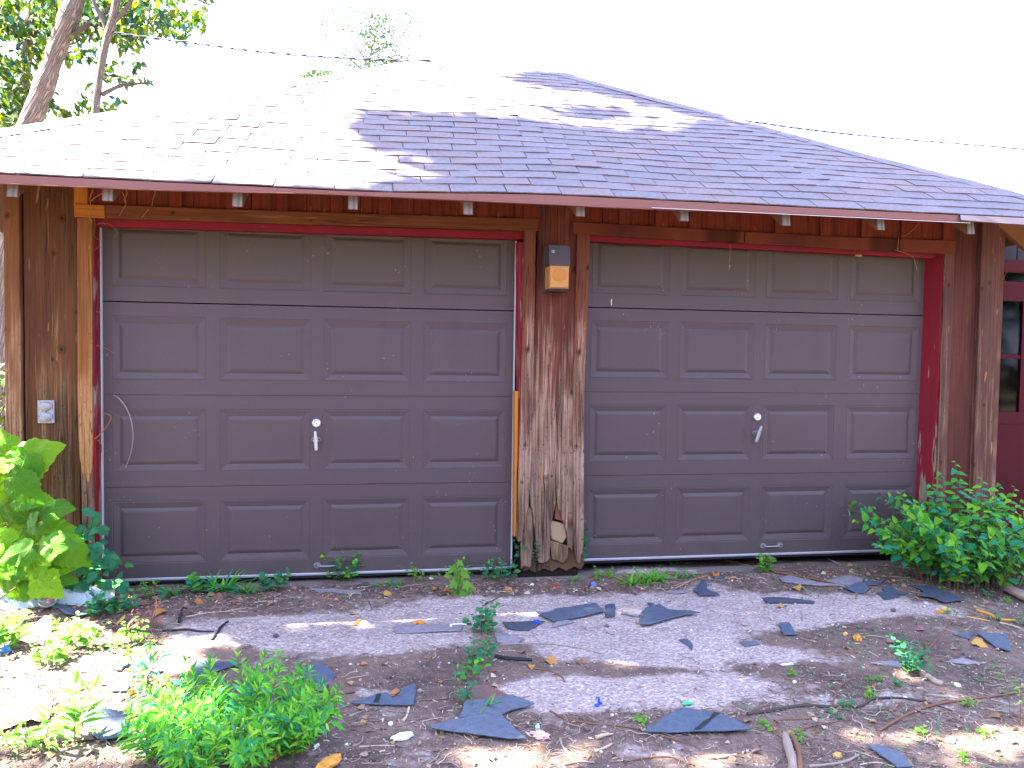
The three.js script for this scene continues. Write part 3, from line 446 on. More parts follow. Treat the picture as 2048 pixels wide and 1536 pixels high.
function garageDoor(x0, w, y0, panelPx, m, label, o) {
  const d = new THREE.Group(); d.name = 'garage_door'; d.position.set(x0, y0, 0); d.userData.label = label; garage.add(d);
  const S = 0.5334, panels = panelPx.map(([a, b]) => [at(a, 880, 0).x - x0, at(b, 880, 0).x - x0]);
  for (let k = 0; k < 4; k++) {
    const gap = k === 2 ? 0.007 : 0.0022, h = S - gap, g = sectionGeo(w, h, panels, 0.085, 0.45);
    planarUV(g, 0, k * S, 2.4, 2.14); const s = mesh('door_section', g, m, d, 0, k * S, 0); s.rotation.x = [0.003, -0.004, 0.005, -0.002][k];
  }
  mesh('bottom_seal', new RoundedBoxGeometry(w - 0.01, 0.016, 0.05, 1, 0.004), M.seal, d, w / 2, -0.007, -0.016);
  mesh('weather_strip', new RoundedBoxGeometry(w - 0.03, 0.02, 0.03, 1, 0.006), M.rubber, d, w / 2, -0.024, -0.02);
  const L = at(...o.lock, 0), lock = mesh('lock', new THREE.LatheGeometry([[0, 0.012], [0.006, 0.012], [0.0085, 0.0085], [0.0145, 0.0105], [0.019, 0.0125], [0.0235, 0.0105], [0.0265, 0.004], [0.027, 0]].map((p) => new THREE.Vector2(...p)), 28).rotateX(Math.PI / 2), M.chrome, d, L.x - x0, L.y - y0, 0.001);
  mesh('keyhole', mergeGeometries([new THREE.CylinderGeometry(0.0022, 0.0022, 0.001, 10).rotateX(Math.PI / 2), new THREE.BoxGeometry(0.002, 0.008, 0.001).translate(0, -0.004, 0)].map((g) => g.toNonIndexed())), M.dark, lock, 0, 0, 0.0125);
  const Hn = at(...o.handle, 0), grip = new THREE.Group(); grip.name = 'handle'; grip.position.set(Hn.x - x0, Hn.y - y0, 0); d.add(grip);
  const oval = new THREE.CylinderGeometry(0.026, 0.028, 0.006, 24).rotateX(Math.PI / 2).scale(1, 0.62, 1), hub = new THREE.CylinderGeometry(0.01, 0.014, 0.036, 16).rotateX(Math.PI / 2).translate(0, 0, 0.02);
  mesh('base_plate', mergeGeometries([oval, hub]), M.zinc, grip, 0, 0, 0.003); for (const s of [-1, 1]) mesh('screw', new THREE.CylinderGeometry(0.0045, 0.0045, 0.003, 10).rotateX(Math.PI / 2), M.dark, grip, s * 0.018, 0, 0.0065);
  const bar = extrude([[-0.0085, -0.058], [-0.003, -0.062], [0.004, -0.062], [0.009, -0.056], [0.0105, -0.012], [0.0125, 0], [0.0095, 0.014], [0.0075, 0.05], [0.003, 0.055], [-0.003, 0.055], [-0.0075, 0.05], [-0.0095, 0.014], [-0.0125, 0], [-0.0105, -0.014]], 0.014, 0.004); const b = mesh('grip', bar, o.gripM, grip, 0, 0, 0.034); b.rotation.z = o.turn;
  const P = at(...o.pull, 0), pull = new THREE.Group(); pull.name = 'lift_handle'; pull.position.set(P.x - x0, P.y - y0, 0); d.add(pull); 
  const ears = [-1, 1].map((s) => new THREE.CylinderGeometry(0.017, 0.019, 0.005, 16).rotateX(Math.PI / 2).scale(1.15, 1, 1).translate(s * 0.06, 0, 0.0025));
  mesh('lift_grip', mergeGeometries([...ears.map((g) => g.toNonIndexed()), tube([V(-0.058, 0, 0.004), V(-0.045, 0, 0.022), V(-0.02, 0, 0.026), V(0.02, 0, 0.026), V(0.045, 0, 0.022), V(0.058, 0, 0.004)], 0.006, 0.006, 8).toNonIndexed()]), M.zinc, pull); for (const s of [-1, 1]) mesh('screw', new THREE.CylinderGeometry(0.005, 0.005, 0.003, 10).rotateX(Math.PI / 2), M.dark, pull, s * 0.063, 0, 0.0055);
  return d;
}
garageDoor(-0.012, 2.4, 0, [[223.5, 412.7], [439, 621], [646, 820], [845, 1011]], M.door1, 'left brown panelled garage door', { lock: [633, 846], handle: [632.5, 879], turn: 0.06, pull: [655, 1130], gripM: M.brassGrey });
garageDoor(2.79, 2.43, 0.034, [[1177, 1332], [1354, 1503], [1524, 1667], [1691, 1829]], M.door2, 'right brown panelled garage door with a dusty top section', { lock: [1514, 834], handle: [1512, 866], turn: -0.33, pull: [1543, 1091], gripM: M.zinc });
// red jambs and heads, grey strips beside the doors
const jamb = (pts, z0, z1, m, o) => board('door_frame', pts, z0, z1, m, garage, 0.12, 2.1, o);
jamb(plank(-0.034, 0.0, -0.04, 2.06, { w: 0.0008 }), 0.022, 0.1, M.redLeft, {});
{ const g = new THREE.BoxGeometry(0.03, 2.08, 0.135); planarUV(g, 0.02, 1.04, 0.12, 2.1); { const p = g.attributes.position, u = g.attributes.uv; for (let i = 0; i < p.count; i++) u.setX(i, 0.5 + p.getZ(i) / 0.15); } const j = mesh('door_frame', g, M.redRight, garage, 5.222, 1.0, 0.045); j.rotation.y = 0.38; j.rotation.z = -0.004; }
board('door_frame', seenAt([[190, 452], [190, 436], [1046, 463], [1046, 479]], 0.075), 0.02, 0.075, M.redHead, garage, 0.12, 2.5, { swap: true });
board('door_frame', seenAt([[1166, 482], [1166, 466], [1890, 503], [1866, 517], [1500, 498]], 0.075), 0.02, 0.075, M.redHead, garage, 0.12, 2.5, { swap: true, oy: 0.02 });
mesh('weather_strip', new THREE.BoxGeometry(0.008, 2.05, 0.014), mat(0.42, 0.43, 0.43, 0.6), garage, 2.378, 1.02, 0.012);
mesh('weather_strip', new THREE.BoxGeometry(0.006, 1.95, 0.02), mat(0.4, 0.42, 0.44, 0.6), garage, 0.0045, 1.05, 0.012);
mesh('door_sill', new THREE.BoxGeometry(5.3, 0.06, 0.12), mat(0.16, 0.13, 0.115, 0.95), garage, 2.6, -0.085, 0.02);

{ const f = board('brace', seenAt([[1972, 428], [2050, 452], [2075, 510], [2046, 494], [1992, 446]], 0.16), 0.12, 0.16, M.rafter, garage, 0.12, 0.7, {}); f.userData.label = 'slanting brown timber under the right eave corner'; }
// the lower wing at the right with a red glazed door
{
  const bx = (x0, x1, y0, y1, z0, z1) => new THREE.BoxGeometry(x1 - x0, y1 - y0, z1 - z0).translate((x0 + x1) / 2, (y0 + y1) / 2, (z0 + z1) / 2), zf = -0.4;
  const wing = mesh('wing_wall', mergeGeometries([bx(5.69, 7.4, 2.06, 2.31, zf - 0.1, zf), bx(6.56, 7.4, -0.1, 2.06, zf - 0.1, zf), bx(7.3, 7.4, -0.1, 2.24, -3, zf - 0.1), bx(5.69, 7.3, -0.1, 2.18, -3.1, -3)]), mat(0.02, 0.02, 0.022, 0.9), garage);
  for (let x = 5.7; x < 7.35; x += 0.14) mesh('board', new THREE.BoxGeometry(0.13, 0.22, 0.012), mat(0.03, 0.03, 0.034, 0.85), wing, x + 0.07, 2.18, zf + 0.006);
  mesh('wing_roof', new THREE.BoxGeometry(1.75, 0.04, 2.7).rotateX(-0.05), M.soffit, garage, 6.58, 2.29, -1.86);
  const y = (py) => at(2025, py, zf).y, red = mat(0.055, 0.003, 0.006, 0.7), dx = 5.72, dw = 0.82, win = at(2042, 720, zf).x;
  const fr = [bx(dx, dx + dw, y(545), y(520), -0.02, 0.015), bx(dx + 0.01, dx + dw - 0.01, y(602), y(563), -0.03, 0.0), bx(dx + 0.01, dx + dw - 0.01, y(848), y(824), -0.03, 0.0), bx(dx + 0.01, dx + 0.05, y(1060), y(602), -0.03, 0.001), bx(win, win + 0.07, y(824), y(602), -0.03, 0.001), bx(win + 0.07, dx + dw - 0.05, y(824), y(602), -0.03, -0.004), bx(dx + dw - 0.05, dx + dw - 0.01, y(1060), y(602), -0.03, 0.001), bx(dx + 0.05, dx + dw - 0.05, y(1060), y(848), -0.03, -0.008), bx(dx + 0.05, win + 0.0, y(717), y(709), -0.025, -0.004)];
  for (const g of fr) planarUV(g, -dx, 0.2, 0.9, 2.1);
  const door = mesh('side_door', mergeGeometries(fr), red, garage, 0, 0, zf);
  const glass = new THREE.MeshPhysicalMaterial({ color: rgb(0.75, 0.86, 0.85), roughness: 0.06, specularIntensity: 0.3, transmission: 1, thickness: 0 });
  for (const [a, b] of [[562, 546], [708, 603], [823, 718]]) mesh('window_pane', new THREE.BoxGeometry((a === 562 ? dx + dw - 0.05 : win) - dx - 0.05, y(b) - y(a), 0.004), glass, door, ((a === 562 ? dx + dw - 0.05 : win) + dx + 0.05) / 2, (y(a) + y(b)) / 2, -0.015);
}
// ---------------------------------------------------------------- leaves and foliage builders
function bladeGeo(width, o = {}) { // width(v): half width at v along a leaf of length 1; folded along the midrib and drooping
  const n = o.n || 5, fold = o.fold ?? 0.25, droop = o.droop ?? 0.18, twist = o.twist ?? 0, P = [], I = [];
  for (let i = 0; i <= n; i++) {
    const v = i / n, w = width(v), y = v * (1 - 0.1 * droop * v), z = -droop * v * v, t = twist * v;
    for (const s of [-1, 0, 1]) P.push(s * w * Math.cos(t), y, z + Math.abs(s) * w * fold + s * w * Math.sin(t) + (s ? 0.03 * (o.wave ?? 0) * Math.sin(v * 17 + s) : 0));
  }
  for (let i = 0; i < n; i++) for (const k of [0, 1]) { const a = i * 3 + k; I.push(a, a + 1, a + 4, a, a + 4, a + 3); }
  const g = new THREE.BufferGeometry(); g.setAttribute('position', new THREE.Float32BufferAttribute(P, 3)); g.setIndex(I); g.computeVertexNormals(); return white(g);
}
function lobedGeo(half, o = {}) { // half: outline of the right half as [x, y] from the base to the tip; a fan of veins with a little relief
  const P = [0, (o.cy ?? 0.35), 0.0], I = [], all = [[0, 0], ...half, ...half.slice(0, -1).reverse().map(([x, y]) => [-x, y])];
  const bend = (x, y) => -(o.droop ?? 0.2) * y * y - (o.cup ?? 0.12) * Math.abs(x) * Math.abs(x) * 2 + (o.wave ?? 0.03) * Math.sin(x * 13 + y * 9 + (o.ph || 0));
  P[2] = bend(0, o.cy ?? 0.35) + 0.015;
  for (const [x, y] of all) P.push(x, y, bend(x, y));
  const m = all.length; // an inner ring keeps the relief smooth
  for (const [x, y] of all) P.push(x * 0.55, lerp(o.cy ?? 0.35, y, 0.55), bend(x * 0.55, lerp(o.cy ?? 0.35, y, 0.55)) + 0.012 * Math.cos(Math.atan2(x, y - 0.1) * 6));
  for (let i = 0; i < m; i++) { const a = 1 + i, b = 1 + (i + 1) % m, c = a + m, d = b + m; I.push(0, d, c, c, d, b, c, b, a); }
  const g = new THREE.BufferGeometry(); g.setAttribute('position', new THREE.Float32BufferAttribute(P, 3)); g.setIndex(I); g.computeVertexNormals(); return white(g);
}
const ovate = (w) => (v) => w * Math.pow(Math.sin(Math.PI * Math.pow(v, 0.72)), 0.9) + 0.004, narrow = (w) => (v) => w * Math.pow(Math.sin(Math.PI * Math.pow(v, 0.85)), 1.1) + 0.004;
const heart = (w) => (v) => v < 0.02 ? 0.05 : w * Math.pow(Math.max(0, 1 - v), 0.62) * Math.pow(Math.min(1, v * 7), 0.5);
const veined = (() => { const t = makeTex(256, 256, (i, j, o) => { const x = Math.abs((i + 0.5) / 256 * 1.4 - 0.7), y = (j + 0.5) / 256 * 1.3 - 0.22; let v = 0; for (const a of [0, 0.62, 1.25]) { const c = Math.cos(a), s = Math.sin(a), d = Math.abs(x * c - (y - 0.0) * s), along = x * s + y * c; if (along > -0.02) { v = Math.max(v, sstep(0.016, 0.003, d)); const u = Math.abs(((along * 7 - Math.abs(d) * 6) % 1 + 1) % 1 - 0.5); v = Math.max(v, 0.45 * sstep(0.06, 0.0, u) * sstep(0.3, 0.05, d)); } } const n = fbm(x * 9 + 3, y * 9, 3); o[0] = 0.74 + 0.26 * v + 0.2 * n; o[1] = 0.8 + 0.2 * v + 0.16 * n; o[2] = 0.7 + 0.3 * v; o[3] = 0.6 - 0.5 * v + 0.25 * n; }); return t; })();
const leafUV = (g) => { const p = g.attributes.position, u = []; for (let i = 0; i < p.count; i++) u.push((p.getX(i) + 0.7) / 1.4, (p.getY(i) + 0.22) / 1.3); g.setAttribute('uv', new THREE.Float32BufferAttribute(u, 2)); return g; };
const G = {
  ovate: [0, 1, 2].map((i) => bladeGeo(ovate(0.27 + 0.03 * i), { n: 4, fold: 0.2 + 0.12 * i, droop: 0.1 + 0.13 * i, twist: 0.2 * (i - 1) })),
  narrow: [0, 1, 2, 3].map((i) => bladeGeo(narrow(0.085 + 0.014 * i), { n: 4, fold: 0.35, droop: 0.12 + 0.14 * i, twist: 0.3 * (i - 1.5) })),
  heart: [0, 1, 2].map((i) => bladeGeo(heart(0.42), { n: 4, fold: 0.1 + 0.12 * i, droop: 0.1 + 0.15 * i })),
  grass: [0, 1, 2].map((i) => bladeGeo((v) => 0.03 * (1 - v * v) + 0.002, { n: 5, fold: 0.5, droop: 0.25 + 0.35 * i })),
  round: [0, 1].map((i) => bladeGeo(ovate(0.42), { n: 4, fold: 0.15, droop: 0.1 + 0.1 * i })),
  plane: [0, 1, 2, 3].map((i) => lobedGeo([[0.1, -0.07], [0.24, -0.12], [0.36, -0.05], [0.4, 0.03], [0.5, 0.08], [0.49, 0.17], [0.55, 0.26], [0.48, 0.33], [0.47, 0.43], [0.38, 0.48], [0.37, 0.57], [0.3, 0.62], [0.26, 0.73], [0.17, 0.8], [0.1, 0.93], [0, 1]].map(([x, y]) => [x * (1 + 0.08 * Math.sin(i * 3 + y * 8)), y]), { droop: 0.15 + 0.16 * i, cup: 0.16 + 0.16 * (i % 2), wave: 0.045, ph: i * 2 })).map(leafUV),
  maple: [0, 1].map((i) => lobedGeo([[0.12, -0.06], [0.3, -0.1], [0.42, 0.02], [0.3, 0.12], [0.34, 0.22], [0.55, 0.3], [0.62, 0.48], [0.42, 0.44], [0.3, 0.5], [0.22, 0.56], [0.26, 0.72], [0.12, 0.78], [0, 1]], { droop: 0.15 + 0.2 * i, cup: 0.2, ph: i })),
  leaf4: [0, 1].map((i) => bladeGeo(heart(0.42), { n: 2, fold: 0.2, droop: 0.15 + 0.2 * i })),
};
const green = (r, g, b, tr) => leafMat(r, g, b, tr ?? 0.42, 0.78);
const rP = rng(2024);
// puts leaves { g, m } under a plant: singly up to the limit, the nearest first, the rest as one part
function foliage(o, leaves, mats, single = 300) {
  const inv = new THREE.Matrix4().makeTranslation(-o.position.x, -o.position.y, -o.position.z);
  const dist = (l) => { const e = l.m.elements; return Math.hypot(e[12] - camera.position.x, e[13] - camera.position.y, e[14] - camera.position.z) - 3 * Math.hypot(e[4], e[5], e[6]); };
  leaves.forEach((l) => { l.d = dist(l); l.k = Math.floor(rP() * mats.length); }); leaves.sort((a, b) => a.d - b.d);
  const rest2 = mats.map(() => new Batch());
  leaves.forEach((l, i) => {
    if (i < single) { const q = mesh('leaf', l.g, mats[l.k], o); q.applyMatrix4(inv.clone().multiply(l.m)); }
    else { const t = rr(0.75, 1.25, rP); rest2[l.k].add(l.g, inv.clone().multiply(l.m), [t, t, t]); }
  });
  const gs = rest2.map((b, k) => [b, mats[k]]).filter(([b]) => !b.empty);
  if (gs.length) { const q = mesh(single ? 'leaf' : 'foliage', mergeGeometries(gs.map(([b]) => b.build()), true), gs.map((x) => x[1]), o); q.userData.kind = 'stuff'; }
}
function stems(o, list, m, name = 'stem') { const inv = o.position; mesh(name, mergeGeometries(list.map(([pts, a, b]) => tube(pts.map((p) => p.clone().sub(inv)), a, b, 5, 6))), m, o); }

// ---------------------------------------------------------------- trees beyond the roof
const tallow = [green(0.055, 0.125, 0.003, 0.55), green(0.1, 0.165, 0.003, 0.6), green(0.03, 0.085, 0.005, 0.45), green(0.16, 0.19, 0.003, 0.6), green(0.016, 0.075, 0.05, 0.4)];
function crownLeaves(batches, n, mask, z0, z1, size, r) { // leaves scattered where mask(px, py) allows, at depths z0..z1
  let tries = 0, made = 0;
  while (made < n && tries++ < n * 60) {
    const px = rr(-80, 480, r), py = rr(-60, 260, r); if (r() > mask(px, py)) continue;
    const p = at(px, py, rr(z0, z1, r)), dir = V(rr(-0.7, 0.7, r), rr(-1, 0.15, r), rr(-0.6, 0.6, r)), face = V(rr(-0.8, 0.8, r), rr(0, 1, r), rr(0.2, 1, r));
    const t = rr(0.7, 1.3, r); batches[Math.floor(r() * batches.length)].add(pick(G.leaf4, r), aim(p, dir, face, size * rr(0.7, 1.2, r), size * rr(0.8, 1.15, r)), [t, t, t]); made++;
  }
}
function tree(label, trunkPts, z, w0, w1, limbs, leaves) {
  const P = trunkPts.map(([x, y]) => at(x, y, z)), foot = V(P[0].x - 0.25, GY0 - 0.1, z), o = base('tree', foot.x, foot.y, foot.z, label, 'tree', undefined), loc = (p) => p.clone().sub(foot);
  mesh('trunk', tube([foot, ...P].map(loc), (t) => lerp(w0, w1, t) * (1 + 0.07 * Math.sin(t * 37) + 0.05 * Math.sin(t * 91 + 2)), 0, 12, 60), M.bark, o);
  for (const [pts, a, b, zz] of limbs) mesh('limb', tube(pts.map(([x, y]) => loc(at(x, y, zz ?? z))), a, b, 7, 24), M.bark, o);
  const B = tallow.map(() => new Batch()); leaves(B);
  const gs = B.map((b, k) => [b, tallow[k]]).filter(([b]) => !b.empty); if (gs.length) mesh('crown', mergeGeometries(gs.map(([b]) => b.build().translate(-foot.x, -foot.y, -foot.z)), true), gs.map((x) => x[1]), o);
  return o;
}
{
  const r = rng(31), E = (px, py, x, y, rx, ry) => { const d = ((px - x) / rx) ** 2 + ((py - y) / ry) ** 2; return d < 1 ? 1 - d * d : 0; }, holes = (px, py, f, t) => sstep(t, t + 0.16, fbm(px / f + 40, py / f, 3));
  tree('stout grey tree trunk leaning right behind the left roof corner', [[30, 300], [62, 240], [88, 172], [116, 92], [150, 0], [172, -70]], -6.6, 0.155, 0.115, [[[[112, 100], [160, 60], [205, 30], [260, -20]], 0.045, 0.02], [[[70, 215], [100, 190], [118, 150]], 0.02, 0.008], [[[146, 10], [190, -30], [300, -40], [420, 10]], 0.04, 0.012]],
    (B) => crownLeaves(B, 1700, (x, y) => Math.max(E(x, y, 130, 20, 150, 70) * holes(x, y, 45, -0.2), E(x, y, 300, 5, 130, 50) * holes(x, y, 40, -0.1), 0.9 * E(x, y, 370, 50, 50, 34) * holes(x, y, 25, -0.05), 0.7 * E(x, y, 150, 110, 60, 36) * holes(x, y, 25, 0), E(x, y, 120, 205, 60, 40) * holes(x, y, 22, 0)), -8.6, -6.5, 0.135, r));
  tree('slender grey tree forking upward right of the leaning trunk', [[185, 300], [190, 228], [198, 160], [212, 85], [226, 35], [240, -50]], -6.2, 0.04, 0.05, [[[[216, 70], [206, 40], [190, 10], [178, -30]], 0.035, 0.02], [[[203, 190], [240, 172], [268, 168], [300, 166]], 0.03, 0.012], [[[222, 48], [250, 20], [275, -20]], 0.035, 0.02]],
    (B) => crownLeaves(B, 760, (x, y) => Math.max(E(x, y, 245, 45, 70, 60) * holes(x, y, 30, -0.15), 0.6 * E(x, y, 245, 160, 75, 55) * holes(x, y, 24, 0.02), 0.7 * E(x, y, 300, 30, 80, 50) * holes(x, y, 24, 0), E(x, y, 205, 222, 55, 18) * 0.6), -8, -6.2, 0.13, r));
  tree('ivy wrapped tree stem at the left edge', [[20, 320], [38, 236], [50, 160], [56, 90], [66, 0], [70, -60]], -7.4, 0.075, 0.065, [[[[36, 200], [24, 170], [0, 142], [-30, 130]], 0.05, 0.03], [[[56, 100], [80, 40], [86, -10]], 0.03, 0.02]],
    (B) => crownLeaves(B, 1800, (x, y) => Math.max(E(x, y, 20, 60, 90, 95) * holes(x, y, 34, -0.18), E(x, y, 10, 200, 75, 75) * holes(x, y, 26, -0.2), E(x, y, 45, 190, 26, 45)), -8.4, -6.6, 0.125, r));
  // a far, thin crown above the ridge
  const o = base('tree', 2.3, GY0 - 0.1, -17, 'faint thin treetop in the glare above the roof ridge', 'tree'), inv = o.position, B = [0, 1].map(() => new Batch()), fz = -17, F = (x, y) => at(x, y, fz).sub(inv);
  mesh('trunk', tube([V(0, 0, 0), F(745, 260), F(738, 150), F(740, 110), F(752, 70), F(760, 20)], 0.09, 0.012, 8, 40), M.bark, o);
  for (const l of [[[738, 130], [710, 90], [690, 60]], [[742, 110], [790, 80], [815, 50]], [[738, 170], [680, 155], [640, 150]], [[738, 160], [780, 140], [810, 125]], [[736, 150], [690, 110], [650, 70]]]) mesh('limb', tube(l.map(([x, y]) => F(x, y)), 0.025, 0.008, 5, 12), M.bark, o);
  for (const [x, y, rx, ry, n] of [[752, 62, 34, 38, 420], [745, 110, 60, 28, 260], [700, 45, 70, 34, 160], [800, 55, 40, 45, 140], [700, 40, 55, 30, 40], [650, 65, 22, 30, 30], [800, 50, 30, 40, 40], [640, 152, 38, 14, 400], [780, 126, 55, 14, 420], [755, 95, 40, 20, 40], [740, 20, 80, 18, 30], [610, 160, 18, 8, 20], [800, 100, 30, 20, 30]]) for (let i = 0; i < n; i++) { const a = rr(0, 6.3, r), q = Math.sqrt(r()); const p = at(x + rx * q * Math.cos(a), y + ry * q * Math.sin(a), fz + rr(-0.5, 0.5, r)).sub(inv); B[i % 2].add(pick(G.leaf4, r), aim(p, V(rr(-1, 1, r), rr(-1, 0.3, r), rr(-0.5, 0.5, r)), V(rr(-1, 1, r), rr(-0.3, 1, r), 1), rr(0.06, 0.11, r)), [1, 1, 1]); }
  mesh('crown', mergeGeometries(B.map((b) => b.build()), true), [green(0.1, 0.14, 0.02, 0.45), green(0.06, 0.12, 0.06, 0.45)], o);
}
// shrubbery seen past the left end of the wall
{
  const r = rng(60), o = base('shrub', -1.15, GY0, -0.9, 'leafy green shrub seen past the left end of the garage wall', 'shrub'), l = [], st = [];
  for (let k = 0; k < 16; k++) { const a = V(-1.15 + rr(-0.15, 0.15, r), GY0, -0.9 + rr(-0.2, 0.2, r)), b = a.clone().add(V(rr(-0.35, 0.35, r), rr(1.2, 2.0, r), rr(-0.35, 0.3, r))); st.push([[a, a.clone().lerp(b, 0.5).add(V(rr(-0.1, 0.1, r), 0, rr(-0.1, 0.1, r))), b], 0.008, 0.003]); for (let i = 0; i < 42; i++) { const p = a.clone().lerp(b, rr(0.05, 1, r)).add(V(rr(-0.14, 0.14, r), rr(-0.1, 0.1, r), rr(-0.14, 0.14, r))); l.push({ g: pick(G.ovate, r), m: aim(p, V(rr(-1, 1, r), rr(-0.6, 0.5, r), rr(-1, 1, r)), V(0, 1, 0.5), rr(0.06, 0.1, r)) }); } }
  stems(o, st, mat(0.12, 0.09, 0.05)); foliage(o, l, tallow.slice(0, 4), 0);
}

// ---------------------------------------------------------------- the tall shade tree overhead, out of view; its crown dapples roof and ground
{
  const r = rng(7007), pr = new THREE.Vector3(), toPx = (p) => { pr.copy(p).project(camera); return [1024 + pr.x * 1024, 768 - pr.y * 768]; };
  const ell = (l, x, y) => { let v = 0; for (const [cx, cy, rx, ry, s, k] of l) { const yy = y - (k || 0) * (x - cx), d = ((x - cx) / rx) ** 2 + ((yy - cy) / ry) ** 2; if (d < 5) v += s * Math.exp(-d * d * 0.7); } return v; };
  const ROOFSHADE = [[885, 264, 150, 22, 1], [790, 240, 70, 8, 0.6], [1000, 300, 180, 40, 1.1], [1180, 325, 260, 55, 1.2], [1500, 350, 330, 75, 1.5], [1880, 385, 260, 75, 1.6], [1150, 163, 80, 15, 1.1], [1240, 186, 60, 10, 0.7], [1190, 228, 75, 9, 0.9], [880, 372, 60, 10, 1], [1080, 385, 210, 22, 1.3], [1480, 280, 120, 25, 1], [1340, 214, 120, 12, 1.2, 0.27]];
  const ROOFLIT = [[1050, 205, 170, 20, 1], [1250, 243, 90, 7, 1.1], [1330, 264, 60, 11, 1.4], [905, 322, 62, 14, 1.3], [1360, 228, 120, 12, 0.7, 0.2]];
  const LIT = [[140, 1340, 210, 66, 1.6], [50, 1300, 170, 58, 1.4], [310, 1345, 120, 44, 1], [50, 1432, 150, 60, 1.5], [170, 1520, 230, 44, 1.4], [420, 1455, 130, 40, 1], [320, 1490, 90, 40, 1], [540, 1485, 100, 32, 1], [440, 1291, 60, 15, 1], [1070, 1528, 200, 42, 1.5], [980, 1444, 40, 8, 0.35], [1780, 1468, 150, 27, 1.5, 0.22], [1860, 1362, 85, 24, 1.4, 0.25], [2020, 1490, 110, 55, 1.3], [1260, 1333, 60, 14, 0.8], [1480, 1525, 160, 28, 0.9], [1640, 1395, 50, 14, 0.9], [980, 1500, 60, 30, 0.8], [700, 1500, 60, 10, 0.25]];
  const shadeLeaf = [[0.05, 0.11, 0.01], [0.07, 0.13, 0.01], [0.035, 0.085, 0.01]].map((c) => leafMat(...c, 0.35, 1)), B = shadeLeaf.map(() => new Batch());
  const put = (p, n, sz = 1) => { for (let i = 0; i < n; i++) { const q = p.clone().addScaledVector(SUN, rr(9.2, 11.6, r)).add(V(rr(-0.09, 0.09, r) * sz, rr(-0.09, 0.09, r) * sz, rr(-0.09, 0.09, r) * sz * sz)), t = rr(0.7, 1.3, r); B[Math.floor(r() * 3)].add(G.leaf4[0], aim(q, V(rr(-1, 1, r), rr(-1, 0.4, r), rr(-1, 1, r)), V(rr(-0.6, 0.6, r), 1, rr(-0.6, 0.6, r)), rr(0.16, 0.23, r) * sz), [t, t, t]); } };
  for (let x = 1.0; x < 6.2; x += 0.075) for (let d = 0; d < RUN; d += 0.065) { const p = V(x + rr(-0.04, 0.04, r), 0, ZE - d); p.y = roofY(x, d); if (p.x < XL + d || p.x > XR - d) continue; const [a, b] = toPx(p); if (ell(ROOFSHADE, a, b) - ell(ROOFLIT, a, b) + 0.62 * fbm(x * 3.3, d * 3.3 + 5, 4) > 0.42) put(p, 5); }
  for (let x = -0.9; x < 6.6; x += 0.075) for (let z = 0.74; z < 4.2; z += 0.075) { const p = V(x + rr(-0.04, 0.04, r), GY0, z + rr(-0.03, 0.03, r)); const [a, b] = toPx(p); const open = z < 2.7 ? ell(LIT, a, b) + 0.16 * fbm(x * 3.7, z * 3.7, 3) > 0.42 : fbm(x * 0.9 + 7, z * 0.9, 3) > 0.02; if (!open) { if (z < 0.94) { put(p, 12, 0.5); } else put(p, 5); } }
  for (let x = -0.08; x < 0.12; x += 0.05) for (let z = 0.12; z < 0.5; z += 0.05) put(V(x, GY0, z), 6, 0.55);
  const foot = V(-6.6, GY0 - 0.1, 5.2), o = base('shade_tree', foot.x, foot.y, foot.z, 'tall broad tree whose high crown dapples the roof and the ground with shade', 'tree');
  const L = (x, y, z) => V(x, y, z).sub(foot);
  mesh('trunk', tube([V(0, 0, 0), L(-6.5, 2.5, 5.1), L(-6.2, 5, 4.6), L(-5.6, 7, 4)], 0.3, 0.2, 12, 30), M.bark, o);
  for (const e of [[-3.5, 9.3, 1.6], [-1.8, 9.5, 1.0], [-4, 9, 3], [0.2, 10.8, -0.8], [-1, 10.6, -1.5], [-4.6, 8.8, 2]]) mesh('limb', tube([L(-5.9, 6.2, 4.3), L(lerp(-5.6, e[0], 0.5), 8.2, lerp(4, e[2], 0.5)), L(...e)], 0.12, 0.03, 8, 20), M.bark, o);
  mesh('crown', mergeGeometries(B.map((b) => b.build().translate(-foot.x, -foot.y, -foot.z)), true), shadeLeaf, o);
}
{ // the wood behind the photographer, mirrored in the panes of the side door
  const r = rng(321), b = new Batch(), g = G.leaf4[0];
  for (let i = 0; i < 5200; i++) { const x = rr(-22, 26, r), y = rr(0, 1, r), h = 6 + 3 * fbm(x * 0.25, 3, 3); b.add(g, aim(V(x, y * h, 17 + rr(-1.6, 1.6, r)), V(rr(-1, 1, r), rr(-1, 1, r), rr(-1, 1, r)), V(rr(-1, 1, r), 1, rr(-1, 1, r)), rr(0.5, 0.9, r)), [rr(0.7, 1.3, r), rr(0.8, 1.2, r), 1]); }
  tag(mesh('woods', b.build(), leafMat(0.018, 0.034, 0.01, 0.2, 1)), 'dark green wood mirrored in the side door panes', 'woods', null, 'stuff');
}
